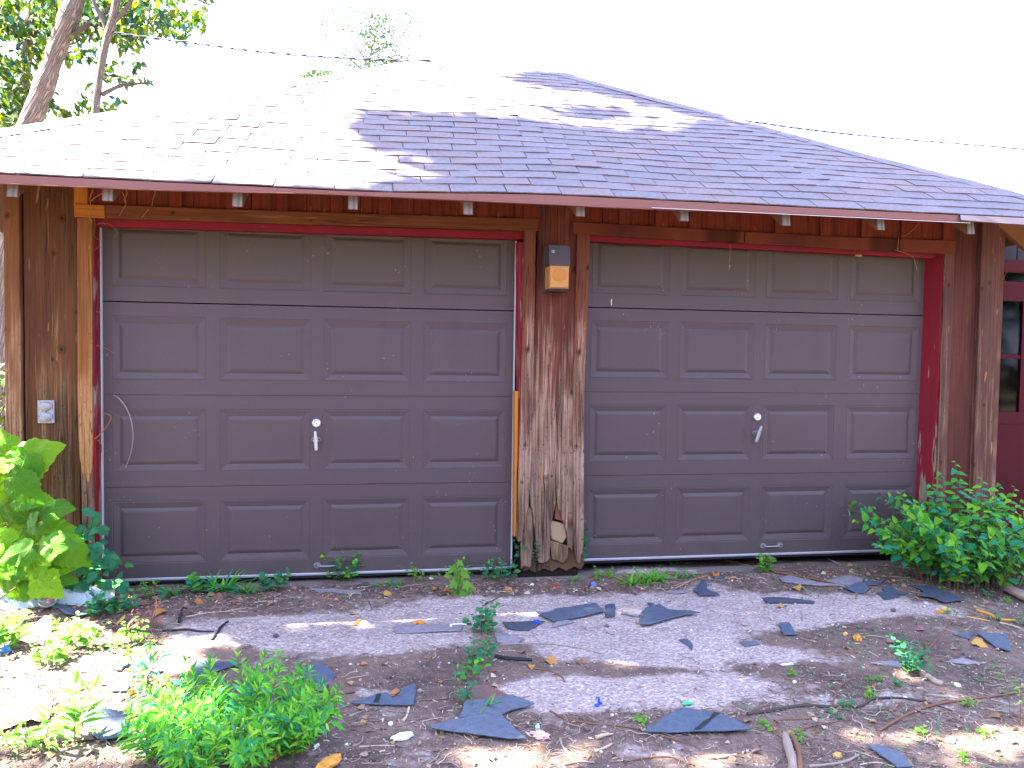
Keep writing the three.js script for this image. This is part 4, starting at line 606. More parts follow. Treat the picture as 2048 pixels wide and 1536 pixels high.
// service cables
{
  const blk = mat(0.025, 0.03, 0.04, 0.6);
  const twist = (pts, r, turns, name, label, extra) => {
    const c = new THREE.CatmullRomCurve3(pts), gs = [];
    for (const s of [0, 1]) { const q = []; for (let i = 0; i <= 120; i++) { const t = i / 120, p = c.getPoint(t), a = t * turns * Math.PI * 2 + s * Math.PI; q.push(p.add(V(0, Math.cos(a) * r, Math.sin(a) * r))); } gs.push(tube(q, r * 0.85, r * 0.85, 5, 240)); }
    const o = base(name, pts[0].x, pts[0].y, pts[0].z, label, 'cable'); mesh('strand', gs[0].translate(-pts[0].x, -pts[0].y, -pts[0].z), blk, o); mesh('strand', gs[1].translate(-pts[0].x, -pts[0].y, -pts[0].z), blk, o); return o;
  };
  const z = -2.75, e = at(858, 123, z), o = twist([e, at(700, 116, -3.6), at(520, 103, -4.6), at(380, 85, -5.4), at(236, 66, -6.1), at(150, 40, -7)], 0.009, 14, 'cable', 'dark twisted service cable running from the ridge to the left trees');
  mesh('splice', tube([V(0, 0, 0), at(845, 122, z).sub(e), at(826, 121, z - 0.1).sub(e)], 0.022, 0.014, 8), blk, o); mesh('end_cap', new THREE.CylinderGeometry(0.016, 0.021, 0.03, 10).rotateZ(Math.PI / 2), mat(0.32, 0.06, 0.04, 0.6), o, 0.008, 0, 0);
  twist([at(1405, 228, -2.6), at(1480, 240, -2.9), at(1640, 262, -3.6), at(1800, 278, -4.4), at(1960, 291, -5.2), at(2150, 308, -6.4)], 0.007, 12, 'cable', 'thin cable crossing the white sky above the right roof slope');
}
// ---------------------------------------------------------------- things fixed to the garage
{ // wall light: a dark tapered box with an amber lens below
  const A = at(1087, 497, ZB), Bq = at(1127, 586, ZB), w = Bq.x - A.x, h = A.y - Bq.y, x = (A.x + Bq.x) / 2, y = Bq.y, D = 0.165;
  const o = base('wall_light', x, y, ZB, 'dark grey box wall light with an amber lens on the post', 'wall light');
  const shell = mat(0.055, 0.045, 0.045, 0.55), amber = new THREE.MeshPhysicalMaterial({ color: rgb(0.55, 0.2, 0.004), roughness: 0.55, transmission: 0.35, thickness: 0 }), paleM = new THREE.MeshPhysicalMaterial({ color: rgb(0.5, 0.25, 0.045), roughness: 0.5, transmission: 0.3, thickness: 0 });
  const prism = (y0, y1, d0, d1, wd, wf) => { // back at 0, front face narrower and sloping
    const c = [[-wd / 2, y0, 0], [wd / 2, y0, 0], [wd / 2, y1, 0], [-wd / 2, y1, 0], [-wf / 2, y0, d0], [wf / 2, y0, d0], [wf / 2, y1, d1], [-wf / 2, y1, d1]], f = [[4, 5, 6, 7], [0, 4, 7, 3], [5, 1, 2, 6], [3, 7, 6, 2], [0, 1, 5, 4]], p = [];
    for (const [a, b, e, g] of f) for (const k of [a, b, e, a, e, g]) p.push(...c[k]); const q = new THREE.BufferGeometry(); q.setAttribute('position', new THREE.Float32BufferAttribute(p, 3)); q.computeVertexNormals(); return q; };
  mesh('housing', prism(h * 0.55, h, D, D * 0.93, w, w * 0.98), shell, o);
  mesh('back_plate', new RoundedBoxGeometry(w * 1.04, h, 0.02, 2, 0.004), shell, o, 0, h / 2, 0.01);
  const lens = mesh('lens', prism(h * 0.05, h * 0.548, D * 0.93, D * 0.985, w * 0.86, w * 0.9), amber, o);
  mesh('lens_front', extrude([[-w * 0.42, h * 0.07], [w * 0.42, h * 0.07], [w * 0.42, h * 0.52], [-w * 0.42, h * 0.52]], 0.004, 0.0015), paleM, lens, 0, 0, D * 0.965);
  mesh('bulb_shade', new THREE.SphereGeometry(w * 0.36, 24, 12, 0, Math.PI * 2, 0, Math.PI / 2).rotateX(Math.PI / 2).scale(1, 0.95, 0.16), amber, lens, 0, h * 0.345, D * 0.975);
  mesh('bottom_rim', prism(0, h * 0.05, D * 0.8, D * 0.85, w * 0.95, w * 0.9), shell, o);
  mesh('sensor', new RoundedBoxGeometry(0.018, 0.018, 0.005, 1, 0.002), mat(0.2, 0.19, 0.2, 0.4), o, -w * 0.3, h * 0.86, D * 0.945);
}
{ // outdoor socket with two round flap covers
  const A = at(77, 800, ZB), Bq = at(111, 846, ZB), w = Bq.x - A.x, h = A.y - Bq.y, o = base('outdoor_socket', (A.x + Bq.x) / 2, Bq.y, ZB, 'grey metal outdoor socket plate with two round flap covers', 'socket');
  mesh('plate', new RoundedBoxGeometry(w, h, 0.012, 2, 0.003), M.zinc, o, 0, h / 2, 0.008); mesh('gasket', new RoundedBoxGeometry(w * 1.02, h * 1.01, 0.005, 1, 0.002), M.rubber, o, 0, h / 2, 0.0025);
  for (const s of [0.27, 0.73]) { const f = mesh('flap_cover', new THREE.LatheGeometry([[0, 0.011], [0.016, 0.010], [0.0235, 0.0055], [0.025, 0]].map((p) => new THREE.Vector2(...p)), 24).rotateX(Math.PI / 2).scale(1.2, 0.98, 1), M.zinc, o, 0, h * s, 0.014); mesh('hinge', new THREE.CylinderGeometry(0.004, 0.004, 0.022, 8), M.zinc, f, 0.031, 0, 0.004); }
  mesh('screw', new THREE.CylinderGeometry(0.003, 0.003, 0.003, 8).rotateX(Math.PI / 2), M.dark, o, 0, h / 2, 0.0145);
}
{ // loose cable and dry vines
  const P = (l, z, o) => l.map(([x, y, dz]) => at(x, y, z + (dz || 0)).sub(o.position)), thin = (name, label, cat, z, paths, r0, r1, m, group) => { const f = at(paths[0][0][0], paths[0][0][1], z), o = base(name, f.x, f.y, f.z, label, cat, group); paths.forEach((l) => mesh('strand', tube(P(l, z, o), r0, r1, 5, l.length * 7), m, o)); return o; };
  const straw = mat(0.3, 0.17, 0.07, 0.9), tan = mat(0.34, 0.16, 0.06, 0.9), darkv = mat(0.09, 0.05, 0.03, 0.9);
  thin('cable', 'pale bent cable end arching across the left garage door', 'cable', 0.012, [[[228, 790, -0.01], [238, 797, 0.01], [252, 815, 0.02], [262, 840, 0.03], [266, 868, 0.03], [263, 900, 0.025], [251, 936, 0.01]]], 0.0038, 0.0024, mat(0.22, 0.18, 0.15, 0.3));
  thin('dry_vine', 'thin brown vine tendril curling off the left door jamb', 'vine', 0.03, [[[190, 878, 0.08], [206, 862], [220, 842], [222, 833], [214, 828], [205, 828]], [[196, 880, 0.07], [204, 893], [203, 905]]], 0.003, 0.0018, tan);
  thin('dry_vine', 'fine dry tendrils tangled at the upper left corner of the left door', 'vine', 0.1, [[[186, 432, 0.02], [190, 446], [188, 470], [190, 520, -0.03], [188, 600, -0.05]], [[205, 446], [222, 450], [234, 465], [229, 475]], [[192, 450], [204, 446], [212, 450]], [[186, 470], [198, 480], [204, 478]], [[190, 500], [199, 492], [204, 496]], [[190, 620, -0.02], [198, 625], [204, 615]], [[189, 700, -0.02], [196, 690], [202, 700]], [[204, 694, -0.05], [215, 698, -0.08], [228, 706, -0.08]]], 0.0013, 0.0009, straw);
  thin('dry_vine', 'dry vine hanging over the left end of the left header board', 'vine', 0.14, [[[186, 380], [180, 396], [182, 415], [179, 432], [184, 446]], [[206, 386], [190, 395], [182, 402]], [[252, 374], [254, 388], [248, 400], [252, 408], [246, 418], [239, 432]], [[244, 384], [250, 396], [252, 405]], [[304, 374], [310, 384], [306, 398], [304, 412]], [[298, 418], [290, 427], [283, 436]]], 0.0022, 0.0015, tan);
  thin('dry_vine', 'straw thread dangling in front of the right door, second panel from the left', 'vine', 0.12, [[[1460, 488], [1460, 508], [1458, 526]]], 0.0014, 0.0014, straw);
  { const f = at(1459, 534, 0.12), o = base('seed_tuft', f.x, f.y, f.z, 'small straw tuft at the end of the dangling thread', 'tuft'); mesh('tuft', rough(new THREE.SphereGeometry(0.01, 8, 6).scale(0.5, 1.4, 0.5), 0.5, 90), tan, o); }
  thin('dry_vine', 'dry vine crossing the right end of the right header board', 'vine', 0.14, [[[1838, 446], [1826, 460], [1812, 470], [1798, 474]], [[1797, 474], [1796, 490], [1795, 500]], [[1790, 500], [1810, 506], [1826, 514], [1830, 524], [1834, 540]]], 0.0016, 0.0012, tan);
  thin('dry_vine', 'loose pale string hanging beside the red side door', 'vine', 0.05, [[[2013, 545], [2008, 555], [2011, 565]]], 0.0014, 0.001, straw);
  const w1 = at(1223, 605, 0.02), w2 = base('bagworm_case', w1.x, w1.y, w1.z, 'tiny white cocoon on the seam of the right door', 'cocoon'); mesh('case', tube([V(0, -0.018, 0), V(-0.002, 0, 0.003), V(0, 0.02, 0)], 0.0035, 0.003, 6), mat(0.7, 0.62, 0.52, 0.8), w2);
  const n1 = at(1717, 511, 0.06), n2 = base('wasp_nest', n1.x, n1.y, n1.z, 'small tan mud nest under the right door head', 'nest'); mesh('nest', rough(new THREE.SphereGeometry(0.02, 12, 8).scale(1.3, 0.45, 0.6), 0.3, 60), mat(0.36, 0.24, 0.1, 0.95), n2);
}
// ---------------------------------------------------------------- plants in front of the garage
const stemG = mat(0.1, 0.13, 0.03, 0.8), stemR = mat(0.16, 0.07, 0.04, 0.8), stemB = mat(0.12, 0.075, 0.04, 0.85);
const SH = [green(0.04, 0.26, 0.02), green(0.08, 0.34, 0.02), green(0.16, 0.42, 0.01), green(0.015, 0.23, 0.1)];
const YG = [[0.17, 0.4, 0.004], [0.25, 0.5, 0.004], [0.1, 0.29, 0.006]].map((c) => { const m = green(...c, 0.5); m.map = veined.map; m.bumpMap = veined.bump; m.bumpScale = 0.004; return m; });
const TEAL = [green(0.02, 0.16, 0.07, 0.35), green(0.03, 0.2, 0.08, 0.4), green(0.05, 0.23, 0.05, 0.4)];
const LIME = [green(0.11, 0.3, 0.02, 0.5), green(0.15, 0.35, 0.025, 0.5)];
const up = V(0, 1, 0);
// stems arching out of a root patch with leaves along them
function arching(o, c, p) {
  const r = rng(p.seed), st = [], lv = [];
  for (let k = 0; k < p.n; k++) {
    const a = rr(0, 6.283, r), q = Math.sqrt(r()), root = V(c.x + p.rx * q * Math.cos(a), 0, c.z + p.rz * q * Math.sin(a)); root.y = groundHeight(root.x, root.z) - 0.005;
    const L = p.len * rr(0.55, 1.1, r) * (1 - 0.35 * q * (p.dome ?? 1)), out = V(Math.cos(a), 0, Math.sin(a) * (p.flat ?? 1)).multiplyScalar(p.lean * (0.35 + q) * rr(0.6, 1.3, r)).add(V(rr(-0.2, 0.2, r), 0, rr(-0.2, 0.2, r))).add(p.wind || V(0, 0, 0));
    const pt = (t) => root.clone().addScaledVector(out, L * t * t * 0.8 + L * t * 0.2).add(V(0, L * (t - 0.28 * (p.sag ?? 0.6) * t * t), 0));
    const pts = [0, 0.33, 0.66, 1].map(pt); st.push([pts, p.sr, p.sr * 0.35]);
    const m = Math.max(3, Math.round(L / p.gap));
    for (let i = 0; i < m; i++) {
      const t = lerp(p.from ?? 0.15, 1, (i + 0.6 * r()) / m), b = pt(t), tan = pt(Math.min(1, t + 0.05)).sub(pt(t - 0.05)).normalize(), side = tan.clone().cross(V(rr(-1, 1, r), rr(-0.3, 0.6, r), rr(-1, 1, r))).normalize();
      for (const s of p.pair ? [1, -1] : [i % 2 ? 1 : -1]) {
        const d = side.clone().multiplyScalar(s).add(tan.clone().multiplyScalar(p.fwd ?? 0.5)).add(V(0, p.rise ?? 0.05, 0)).normalize(), f = V(rr(-0.35, 0.35, r), 1, 0.35 + rr(-0.3, 0.4, r)), z = p.size * rr(0.6, 1.15, r) * (i > m - 3 ? 0.7 : 1);
        lv.push({ g: pick(p.g, r), m: aim(b.clone().addScaledVector(d, 0.006), d, f, z) });
      }
    }
    if (p.tip) for (let s = 0; s < 3; s++) lv.push({ g: pick(p.g, r), m: aim(pt(1), V(rr(-0.6, 0.6, r), 1, rr(-0.6, 0.6, r)), V(rr(-1, 1, r), 0.4, 1), p.size * 0.55) });
  }
  stems(o, st, p.sm || stemG); return lv;
}
function clump(px, py, label, category, p, mats, single = 300, name = 'weed', group) {
  const c = rest(px, py), o = base(name, c.x, c.y, c.z, label, category, group); foliage(o, arching(o, c, p), mats, single); return o;
}
// broad pointed leaves of a young plane tree at the left wall
{
  const c = rest(52, 1180), o = base('plane_sapling', c.x - 0.05, c.y, 0.34, 'young sapling with very large toothed yellow-green leaves by the left wall', 'sapling'), r = rng(52), st = [], lv = [];
  const list = [[54, 912, 100, 0.5, 0.35], [40, 936, 74, -0.2, -0.5], [42, 974, 66, 0.5, -0.6], [4, 884, 50, -0.3, 0.6], [2, 925, 44, -1, 0], [46, 998, 46, 1, 0.1], [108, 1014, 58, 1, 0.25], [76, 1003, 50, -0.4, 0.9], [15, 1020, 62, 0.6, -0.3], [62, 1042, 44, 0.4, 0.7], [30, 1066, 52, 0.9, -0.6], [98, 1064, 74, 0.8, 0.3], [142, 1100, 70, 0.9, -0.45], [112, 1086, 56, 1, 0.2], [6, 1074, 46, -0.6, 0.5], [52, 1060, 44, -0.5, -0.3], [12, 1112, 54, 0.4, -0.9], [62, 1114, 58, 0.6, 0.1], [94, 1153, 76, 1, 0.15], [68, 1137, 60, 0.2, -0.7], [14, 1150, 56, -0.4, -0.8], [28, 1178, 62, 0.3, -1], [96, 1172, 58, 0.7, -0.6], [60, 1170, 54, -0.2, -0.8], [40, 1142, 52, 0.3, -0.2], [118, 1130, 48, 0.9, -0.1], [-20, 960, 80, -0.5, 0.2], [-30, 1050, 80, -0.6, 0], [-25, 1130, 80, -0.5, -0.4], [24, 1030, 54, 0.1, 0.4], [84, 1095, 50, 0.3, 0.3], [36, 1105, 56, -0.6, -0.2]];
  const sap = V(c.x - 0.06, c.y - 0.02, 0.34); st.push([[sap, sap.clone().add(V(-0.02, 0.35, 0.0)), sap.clone().add(V(-0.03, 0.7, -0.02)), at(20, 880, 0.3)], 0.009, 0.003]);
  st.push([[sap, sap.clone().add(V(0.08, 0.25, 0.05)), at(95, 1010, 0.34)], 0.007, 0.003]); st.push([[sap, sap.clone().add(V(0.1, 0.1, 0.08)), at(140, 1110, 0.4)], 0.006, 0.003]);
  list.forEach(([x, y, s, dx, dy], i) => { const z = 0.3 + 0.16 * r() + (y > 1080 ? 0.1 : 0), p = at(x, y, z), len = s / 345 * 0.92, d = V(dx, dy * 0.9, rr(0.05, 0.4, r)).normalize(), b = p.clone().addScaledVector(d, -len * 0.4); lv.push({ g: pick(G.plane, r), m: aim(b, d, V(rr(-0.35, 0.25, r), rr(0.35, 0.9, r), 0.9), len) }); const hub = V(sap.x + 0.3 * (b.x - sap.x), Math.max(sap.y + 0.05, b.y - 0.12), 0.33); st.push([[hub, hub.clone().lerp(b, 0.6).add(V(0, 0.03, 0)), b], 0.0028, 0.002]); });
  stems(o, st, stemG); foliage(o, lv, YG);
}
{ // climbing weed at the left jamb
  const c = rest(190, 1170), o = base('vine_shrub', c.x, c.y, 0.26, 'blue-green bushy vine climbing the left door jamb', 'shrub'), r = rng(88), lv = [], st = [];
  for (const [x, y, rx, ry, n] of [[185, 1040, 24, 22, 12], [178, 1075, 28, 26, 14], [195, 1110, 34, 26, 16], [175, 1140, 40, 26, 18], [225, 1125, 32, 12, 12], [205, 1160, 44, 20, 18], [150, 1165, 22, 12, 8], [240, 1110, 18, 8, 6]]) for (let i = 0; i < n; i++) { const a = rr(0, 6.28, r), q = Math.sqrt(r()), p = at(x + rx * q * Math.cos(a), y + ry * q * Math.sin(a), rr(0.2, 0.36, r)); if (p.y < -0.02) continue; lv.push({ g: pick(i % 3 ? G.heart : G.round, r), m: aim(p, V(rr(-1, 1, r), rr(-0.8, 0.35, r), rr(-0.1, 0.6, r)), V(rr(-0.4, 0.4, r), rr(0.3, 1, r), 0.8), rr(0.045, 0.075, r)) }); }
  const b = V(c.x, c.y - 0.01, 0.24); for (const [x, y] of [[188, 1030], [170, 1070], [240, 1108], [225, 1140], [150, 1160], [205, 1085]]) { const e = at(x, y, 0.28); st.push([[b, b.clone().lerp(e, 0.5).add(V(0.02, 0.05, 0.02)), e], 0.004, 0.0015]); }
  stems(o, st, stemB); foliage(o, lv, TEAL);
}
{ // shrub at the right corner
  const c = V(5.22, 0, 0.5), o = base('shrub', c.x, groundHeight(c.x, c.z), c.z, 'wide green leafy shrub growing against the right corner of the garage', 'shrub');
  const lv = arching(o, c, { seed: 140, n: 125, rx: 0.36, rz: 0.2, len: 0.62, lean: 0.75, flat: 0.8, sag: 0.75, gap: 0.034, size: 0.07, g: G.ovate, sr: 0.0035, sm: stemB, rise: 0.1, dome: 0.3, fwd: 0.55, from: 0.12 });
  const r = rng(9), st = []; // taller sprays
  for (const [x, y, z] of [[1910, 922, 0.42], [1880, 945, 0.4], [1925, 960, 0.4], [1800, 985, 0.5], [1860, 970, 0.44], [1965, 958, 0.42], [2000, 968, 0.4], [2030, 975, 0.4], [1990, 990, 0.45], [1752, 1090, 0.6], [1760, 1060, 0.55], [1945, 985, 0.5], [1830, 1000, 0.55], [2045, 1000, 0.5]]) {
    const e = at(x, y, z), b = V(lerp(c.x, e.x, 0.45), c.y - 0.02, 0.46), mid = b.clone().lerp(e, 0.55).add(V(0, 0.06, 0)); st.push([[b.setY(-0.04), mid, e], 0.004, 0.0015]);
    for (let i = 0; i < 15; i++) { const t = 0.35 + 0.65 * i / 14, p = t < 0.55 ? b.clone().lerp(mid, t / 0.55) : mid.clone().lerp(e, (t - 0.55) / 0.45), d = V((i % 2 ? 1 : -1) * rr(0.5, 1, r), rr(-0.35, 0.35, r), rr(-0.2, 0.7, r)); lv.push({ g: pick(G.ovate, r), m: aim(p, d, V(rr(-0.4, 0.4, r), 1, 0.5), rr(0.05, 0.075, r) * (i > 12 ? 0.6 : 1)) }); }
  }
  mesh('stem', mergeGeometries(st.map(([p, a, b]) => tube(p.map((q) => q.clone().sub(o.position)), a, b, 5, 8))), stemB, o);
  foliage(o, lv, SH);
  clump(1960, 1160, 'bright green low sprout in front of the right shrub', 'sprout', { seed: 3, n: 9, rx: 0.08, rz: 0.05, len: 0.2, lean: 0.5, gap: 0.022, size: 0.042, g: G.ovate, sr: 0.002, dome: 0.3 }, LIME, 300, 'sprout');
}
{ // the willow-leaved bush at the lower left
  const c = onGround(470, 1488), o = base('low_bush', c.x, groundHeight(c.x, c.z), c.z, 'spreading bush of narrow bright green leaves at the lower left of the photo', 'bush');
  const W = [green(0.07, 0.36, 0.02, 0.45), green(0.15, 0.48, 0.02, 0.5), green(0.03, 0.28, 0.1, 0.4), green(0.3, 0.58, 0.03, 0.5), green(0.1, 0.42, 0.02, 0.5)];
  const lv = arching(o, c, { seed: 515, n: 120, rx: 0.28, rz: 0.25, len: 0.24, lean: 0.38, sag: 0.5, gap: 0.0135, size: 0.053, g: G.narrow, sr: 0.002, pair: true, rise: 0.25, tip: true, dome: 0.5, fwd: 0.6 });
  foliage(o, lv, W);
}
// smaller weeds, one by one
const S = (n, len, size, g, more = {}) => ({ n, len, size, g, rx: 0.05, rz: 0.035, lean: 0.3, sag: 0.25, gap: 0.02, sr: 0.0016, dome: 0.3, ...more, len: len * 1.3, size: size * 1.1, n: Math.round(n * 1.3) });
clump(688, 1160, 'dense round green weed at the foot of the left door, right of centre', 'weed', S(20, 0.15, 0.042, G.round, { seed: 1, lean: 0.2, rx: 0.075, rz: 0.04, gap: 0.02, sag: 0.2 }), SH);
{ const c = rest(915, 1198), o = base('maple_seedling', c.x, c.y, c.z, 'bright lime seedling with lobed leaves in front of the left door', 'seedling'), r = rng(17), lv = [], st = []; const topP = V(c.x - 0.02, c.y + 0.2, c.z - 0.03); st.push([[V(c.x, c.y - 0.01, c.z), V(c.x + 0.01, c.y + 0.1, c.z), topP], 0.003, 0.0015]);
  for (const [x, y, s] of [[905, 1138, 22], [920, 1126, 16], [914, 1155, 24], [930, 1148, 22], [922, 1165, 24], [935, 1170, 20], [905, 1168, 20], [912, 1185, 22], [928, 1186, 20], [942, 1178, 16], [896, 1150, 16], [918, 1196, 14], [925, 1140, 16]]) { const dd = camera.position.distanceTo(c), p = camera.position.clone().addScaledVector(sight(x, y).normalize(), dd - 0.02 + rr(-0.03, 0.03, r)), len = s * 0.98 * dd / 1537, d = V(x < 916 ? -0.8 : 0.8, rr(-0.6, 0.2, r), rr(0.1, 0.6, r)); const q = p.addScaledVector(d.clone().normalize(), -len * 0.4); lv.push({ g: pick(G.maple, r), m: aim(q, d, V(rr(-0.3, 0.3, r), 0.7, 0.8), len) }); st.push([[V(c.x, lerp(c.y, q.y, 0.7), c.z), q.clone().lerp(topP, 0.2), q], 0.0012, 0.001]); } stems(o, st, stemG); foliage(o, lv, LIME); }
clump(545, 1183, 'small blue-green weed at the foot of the left door, left of centre', 'weed', S(6, 0.11, 0.04, G.round, { seed: 4 }), TEAL);
clump(390, 1186, 'leafy weed sprig left of the grass tuft under the left door', 'weed', S(6, 0.11, 0.045, G.round, { seed: 5, rx: 0.03 }), SH);
clump(300, 1200, 'small narrow weed among brown leaves near the left jamb', 'weed', S(6, 0.1, 0.04, G.narrow, { seed: 6, rx: 0.03 }), SH);
clump(325, 1205, 'tiny round-leaved seedling right of the narrow weed', 'seedling', S(3, 0.06, 0.03, G.round, { seed: 7, rx: 0.02 }), TEAL, 300, 'seedling');
clump(1075, 1150, 'blue-green weed at the left foot of the rotten post', 'weed', S(14, 0.24, 0.04, G.round, { seed: 8, rx: 0.09, gap: 0.025, lean: 0.25, sag: 0.2 }), TEAL);
clump(1140, 1146, 'taller blue-green weed at the right foot of the rotten post', 'weed', S(12, 0.3, 0.036, G.round, { seed: 9, rx: 0.06, gap: 0.025, lean: 0.18, sag: 0.2 }), TEAL);
clump(1000, 1160, 'low green weed left of the rotten post', 'weed', S(9, 0.12, 0.032, G.round, { seed: 10, rx: 0.08 }), TEAL);
clump(955, 1150, 'wispy sprig under the right edge of the left door', 'weed', S(5, 0.13, 0.03, G.round, { seed: 11, rx: 0.04, lean: 0.7 }), SH);
clump(846, 1165, 'thin small leaved sprig left of the lime seedling', 'weed', S(5, 0.1, 0.026, G.round, { seed: 12, rx: 0.05, lean: 0.8 }), LIME);
clump(965, 1268, 'blue-green weed beside the shingle strip with the white hook', 'weed', S(9, 0.15, 0.036, G.round, { seed: 13, rx: 0.045, rz: 0.04, gap: 0.024 }), TEAL);
clump(962, 1325, 'small dark weed in front of the blue-green weed', 'weed', S(7, 0.11, 0.03, G.round, { seed: 14, rx: 0.05 }), TEAL);
clump(945, 1352, 'little weed pair on bare soil left of the reddish shingle', 'weed', S(6, 0.08, 0.03, G.round, { seed: 15, rx: 0.06 }), SH);
clump(928, 1408, 'tiny sprouts at the left edge of the reddish shingle', 'weed', S(4, 0.09, 0.034, G.ovate, { seed: 16, rx: 0.03 }), TEAL);
clump(1205, 1156, 'tiny yellow-green weed right of the post foot', 'weed', S(6, 0.07, 0.03, G.maple, { seed: 18, rx: 0.05 }), LIME);
clump(1525, 1143, 'bright lime sprout below the lift handle of the right door', 'sprout', S(5, 0.1, 0.045, G.maple, { seed: 19, rx: 0.02, lean: 0.3 }), LIME, 300, 'sprout');
clump(205, 1240, 'trifoliate blue-green weed right of the crumpled pale cloth', 'weed', S(8, 0.12, 0.05, G.round, { seed: 20, rx: 0.07 }), TEAL);
clump(250, 1232, 'round leaved low weed between brown leaves at the left', 'weed', S(6, 0.09, 0.045, G.round, { seed: 21, rx: 0.05 }), TEAL);
clump(20, 1295, 'bright leafy sapling sprouting at the left edge of the sunlit patch', 'weed', S(8, 0.17, 0.055, G.ovate, { seed: 22, rx: 0.06, lean: 0.35 }), [...LIME, SH[2]]);
clump(160, 1300, 'sunlit pale green weed in the leaf litter at the left', 'weed', S(8, 0.14, 0.045, G.ovate, { seed: 23, rx: 0.07 }), LIME);
clump(110, 1330, 'low sunlit weed on the pale litter left of centre of the sun patch', 'weed', S(7, 0.1, 0.045, G.ovate, { seed: 24, rx: 0.08 }), LIME);
clump(270, 1290, 'small sunlit weed right of the leaf litter weed', 'weed', S(5, 0.1, 0.04, G.ovate, { seed: 25, rx: 0.04 }), LIME);
clump(155, 1490, 'tall single weed with long pale leaves standing on two shingles', 'weed', S(3, 0.24, 0.085, G.narrow, { seed: 26, rx: 0.012, rz: 0.01, lean: 0.15, gap: 0.05, pair: true, tip: true, fwd: 0.7 }), LIME);
clump(60, 1505, 'narrow leaved weed in the bottom left corner', 'weed', S(7, 0.14, 0.07, G.narrow, { seed: 27, rx: 0.07 }), LIME);
clump(300, 1372, 'young willow-leaved shoot behind the low bush', 'weed', S(4, 0.2, 0.06, G.narrow, { seed: 28, rx: 0.05, pair: true, gap: 0.03 }), SH);
clump(1825, 1350, 'blue-green weed beside the sunlit log at the right', 'weed', S(9, 0.14, 0.03, G.round, { seed: 29, rx: 0.06 }), TEAL);
clump(1790, 1310, 'small green weed behind the log at the right', 'weed', S(4, 0.07, 0.035, G.round, { seed: 30, rx: 0.03 }), TEAL);
clump(2035, 1445, 'thin red-stemmed seedling near the right edge', 'seedling', S(2, 0.2, 0.035, G.narrow, { seed: 32, rx: 0.01, lean: 0.1, sm: stemR, from: 0.6, gap: 0.03 }), LIME, 300, 'seedling');
clump(300, 1270, 'small pink-leaved seedling by the dark stick', 'seedling', S(4, 0.13, 0.04, G.narrow, { seed: 33, rx: 0.02, sm: stemR, from: 0.35 }), [leafMat(0.42, 0.12, 0.09, 0.4)], 300, 'seedling');
clump(120, 1425, 'dark red stemmed dry weed in the sun at the left', 'weed', S(6, 0.15, 0.03, G.narrow, { seed: 34, rx: 0.05, sm: stemR, gap: 0.05 }), [leafMat(0.13, 0.04, 0.04, 0.3)]);
const seedlings = [[1880, 1180], [1980, 1190], [2020, 1205], [1990, 1240], [1900, 1230], [2035, 1250], [1585, 1350], [1690, 1412], [1600, 1475], [1665, 1430], [1735, 1398], [1790, 1372], [1840, 1470], [1905, 1460], [1965, 1475], [1830, 1525], [1930, 1525], [2010, 1525], [1530, 1458], [1880, 1425], [1940, 1415], [1990, 1400], [1285, 1450], [1385, 1478], [1750, 1365]];
seedlings.forEach(([x, y], i) => { if (i > 12 && i % 2) return; const where = { 0: 'in front of the right shrub', 1: 'right of the right shrub', 2: 'near the right edge by the flat board', 3: 'beside the yellow splinters', 4: 'left of the yellow splinters', 5: 'at the right edge beyond the splinters', 6: 'on pale concrete left of the log', 7: 'left of the long vine', 8: 'by the root cluster', 9: 'under the vine bend', 10: 'right of the vine bend', 11: 'left of the sunlit log', 12: 'on the lower right sun streak', 14: 'right of the lower right sun streak', 16: 'at the bottom edge by the curved shingle', 18: 'right of the wide notched shingle', 20: 'on the grassy soil at far right', 22: 'left of the wide notched shingle', 24: 'above the long vine' }[i]; clump(x, y, 'tiny green seedling ' + where, 'seedling', S(4, 0.032, 0.021, G.round, { seed: 60 + i, rx: 0.02, rz: 0.02 }), i % 2 ? TEAL : LIME, 0, 'seedling', 'tiny seedlings on the soil'); });
// grass tufts
function tuft(px, py, n, len, spread, label, mats = SH) {
  const c = rest(px, py), o = base('grass_tuft', c.x, c.y, c.z, label, 'grass'), r = rng(px), lv = [];
  for (let i = 0; i < n; i++) { const a = rr(0, 6.28, r), d = V(Math.cos(a) * rr(0.2, 1, r), rr(0.5, 1.2, r), Math.sin(a) * rr(0.2, 0.9, r)); lv.push({ g: pick(G.grass, r), m: aim(c.clone().add(V(rr(-spread, spread, r), -0.004, rr(-spread, spread, r) * 0.5)), d, V(-d.x, 1, -d.z + 0.3), len * rr(0.6, 1.15, r), len * rr(1.4, 2.3, r)) }); }
  foliage(o, lv, mats);
}
tuft(440, 1184, 46, 0.15, 0.05, 'spiky green grass tuft under the middle of the left door'); tuft(490, 1186, 22, 0.11, 0.04, 'smaller grass tuft right of the spiky one');
tuft(1275, 1170, 40, 0.13, 0.06, 'bright green grass tuft under the left part of the right door', [SH[1], SH[2], LIME[0]]); tuft(1310, 1166, 36, 0.12, 0.05, 'grass tuft with drooping blades right of the bright one', [SH[1], SH[2]]);
tuft(345, 1192, 14, 0.09, 0.03, 'short grass sprig near the left end of the left door'); tuft(220, 1296, 16, 0.1, 0.04, 'yellow-green grass blades in the sunlit litter', LIME); tuft(1370, 1158, 24, 0.07, 0.07, 'thin dry grass patch under the right door'); tuft(780, 1172, 30, 0.07, 0.08, 'thin sparse grass under the left door near the lime seedling');
